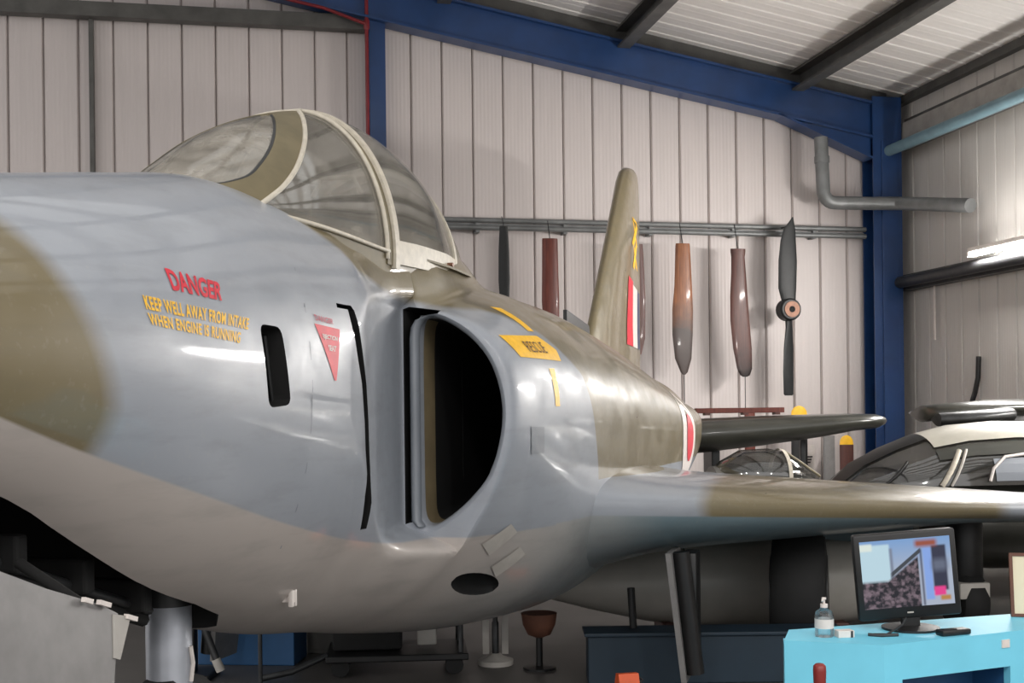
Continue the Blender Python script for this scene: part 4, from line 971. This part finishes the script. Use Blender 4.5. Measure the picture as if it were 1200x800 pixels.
m = MB(); m.box((0,0,.011), (.12,.045,.02), bevel=.006); m.build('handset', M['black'], t, smooth=40)
m = MB(); m.box((-.02,-.003,.0215), (.05,.02,.003)); m.build('keypad', M['gunmetal'], t)
t = thing('framed_notice', 'cream notice in a brown frame propped at the right edge of the plinth', 'picture', (1.99, 4.62, top), R(-12))
m = MB(); m.box((0,0,.115), (.24,.004,.22), Matrix.Rotation(R(-10),3,'X')); m.build('sheet', M['paper'], t)
for c, s in (((0,.0205,.228),(.26,.016,.012)),((0,-.020,.006),(.26,.016,.012)),((-.125,0,.115),(.012,.016,.23)),((.125,0,.115),(.012,.016,.23))):
    m = MB(); m.box(c, s, Matrix.Rotation(R(-10),3,'X')); m.build('frame_bar', M['brownframe'], t)
t = thing('stanchion', 'barrier post with a maroon rounded top in front of the plinth', 'post', (.886, 3.6, 0))
m = MB(); m.lathe([(.013,.73),(.017,.75),(.019,.805),(.018,.82),(.012,.826)], n=20); m.build('post_cap', M['maroon'], t, smooth=50)
m = MB(); m.lathe([(.013,.02),(.013,.735)], n=16); m.build('post_shaft', M['maroon'], t, smooth=50)
m = MB(); m.lathe([(.12,0),(.12,.012),(.03,.022)], n=28); m.build('post_base', M['black'], t, smooth=40)
# low petrol-blue plinths
t = thing('low_plinth', 'low dark blue plinth on the floor in front of the jet main wheel', 'plinth', (1.15, 7.2, 0), R(0))
m = MB(); m.box((0,0,.138), (1.46,.22,.275), bevel=.006); m.build('block', M['navy'], t)
m = MB(); m.box((0,0,.285), (1.5,.26,.02), bevel=.004); m.build('cap_board', M['navy'], t)
t = thing('low_plinth', 'low blue plinth on the floor behind the silver nose leg', 'plinth', (-1.67, 7.9, 0), R(-6))
m = MB(); m.box((0,0,.20), (.62,.3,.40), bevel=.006); m.build('block', M['niche'], t)
m = MB(); m.box((0,0,.41), (.66,.34,.02), bevel=.004); m.build('cap_board', M['niche'], t)
t = thing('wheel_chock', 'orange wheel chock standing in front of the low dark blue plinth', 'chock', (.585, 6.5, 0), R(12))
m = MB(); m.prism([(-.05,-.1,0),(-.05,.1,0),(-.05,.03,.185),(-.05,-.02,.19)], (.11,0,0)); m.build('wedge', M['orange'], t)
m = MB(); m.tube([(.06,0,.12),(.09,0,.15),(.06,0,.17)], .006, 6); m.build('rope_loop', M['black'], t)
# gear under the belly
t = thing('tool_trolley', 'black equipment trolley in the shade under the jet belly', 'trolley', (-.72, 7.6, 0), R(5))
m = MB(); m.box((0,0,.11), (.85,.5,.04), bevel=.008); m.build('deck', M['black'], t)
m = MB(); m.box((-.18,.05,.25), (.42,.36,.22), bevel=.02); m.build('pump_unit', M['pocket'], t, smooth=40)
m = MB(); m.tube([(.38,.2,.12),(.38,.2,.36),(.38,-.2,.36),(.38,-.2,.12)], .015, 8); m.build('handle', M['gunmetal'], t, smooth=50)
m = MB(); m.box((.18,.0,.23), (.12,.02,.18), bevel=.01); m.build('gauge_panel', M['primer'], t)
for sx in (-.34,.34):
    for sy in (-.2,.2): m = MB(); m.lathe([(.03,-.02),(.055,-.018),(.055,.018),(.03,.02)], (sx,sy,.056), 'y', 16); m.build('castor', M['tyre'], t, smooth=40)
m = MB(); m.tube([(-.42,-.2,.13),(-.62,-.3,.06),(-.8,-.32,.03)], .02, 8); m.build('tow_bar', M['gunmetal'], t, smooth=60)
t = thing('grey_cabinet', 'dull grey metal cabinet under the belly beside the black trolley', 'cabinet', (-1.20, 8.3, 0), R(4))
m = MB(); m.box((0,0,.26), (.34,.4,.52), bevel=.006); m.build('body', M['greysteel'], t)
m = MB(); m.box((0,-.203,.26), (.30,.01,.46), bevel=.003); D_ = m.build('door', M['greysteel'], t); m = MB(); m.box((.11,-.212,.28), (.012,.012,.08)); m.build('handle', M['primer'], D_)
t = thing('grey_stand', 'pale grey curved stand leg with a cream board behind, under the jet nose', 'stand', (-1.52, 8.15, 0))
m = MB(); m.tube([(.0,0,.5),(.02,0,.3),(-.01,0,.12),(-.08,0,.05),(-.16,-.03,.02)], .045, 10); m.build('leg', M['primer'], t, smooth=60)
m = MB(); m.box((-.07,.12,.34), (.10,.02,.24)); m.box((-.07,.12,.11), (.03,.02,.22)); m.build('board', M['paper'], t)
t = thing('slim_post', 'slim dark post standing before the blue plinth under the belly', 'post', (-1.42, 6.9, 0))
m = MB(); m.lathe([(.012,.02),(.012,.62)], n=12); m.build('post_shaft', M['gunmetal'], t, smooth=50)
m = MB(); m.lathe([(.10,0),(.10,.01),(.02,.02)], n=20); m.build('post_base', M['black'], t, smooth=40)
t = thing('support_jack', 'thin metal jack stand with a round foot under the jet belly', 'jack', (-.12, 7.7, 0))
m = MB(); m.lathe([(.022,.05),(.022,.26),(.016,.27),(.016,.40)], n=14); m.build('ram', M['gunmetal'], t, smooth=50)
m = MB(); m.lathe([(.11,0),(.11,.03),(.05,.05),(.03,.07)], n=24); m.build('foot', M['primer'], t, smooth=40)
for sx in (-.06, .06): m = MB(); m.box((sx,.03,.22), (.04,.03,.32)); m.build('guide_bar', M['primer'], t)
t = thing('dark_stand', 'dark stand and slanting lever behind the silver nose leg', 'stand', (-1.95, 7.4, 0))
m = MB(); m.box((0,0,.28), (.09,.09,.56), bevel=.01); m.box((0,0,.02), (.3,.3,.04), bevel=.008); m.build('column', M['black'], t)
m = MB(); m.tube([(.03,-.05,.48),(.12,-.08,.30),(.20,-.1,.10)], .022, 8); m.build('lever', M['gunmetal'], t, smooth=60)
m = MB(); m.tube([(.185,-.1,.13),(.215,-.1,.06)], .028, 8); m.build('lever_grip', M['primer'], t, smooth=60)
t = thing('brown_cover', 'dull brown rounded cover on a stalk in the shade under the belly', 'cover', (.15, 7.55, .0))
m = MB(); rows = []
m.lathe([(.11,.34),(.10,.27),(.07,.21),(.02,.19)], (0,0,0), n=20); m.build('bowl', M['rust'], t, smooth=50)
m = MB(); m.lathe([(.02,.0),(.02,.2)], n=10); m.lathe([(.1,0),(.1,.012),(.02,.02)], n=16); m.build('stalk', M['black'], t, smooth=50)
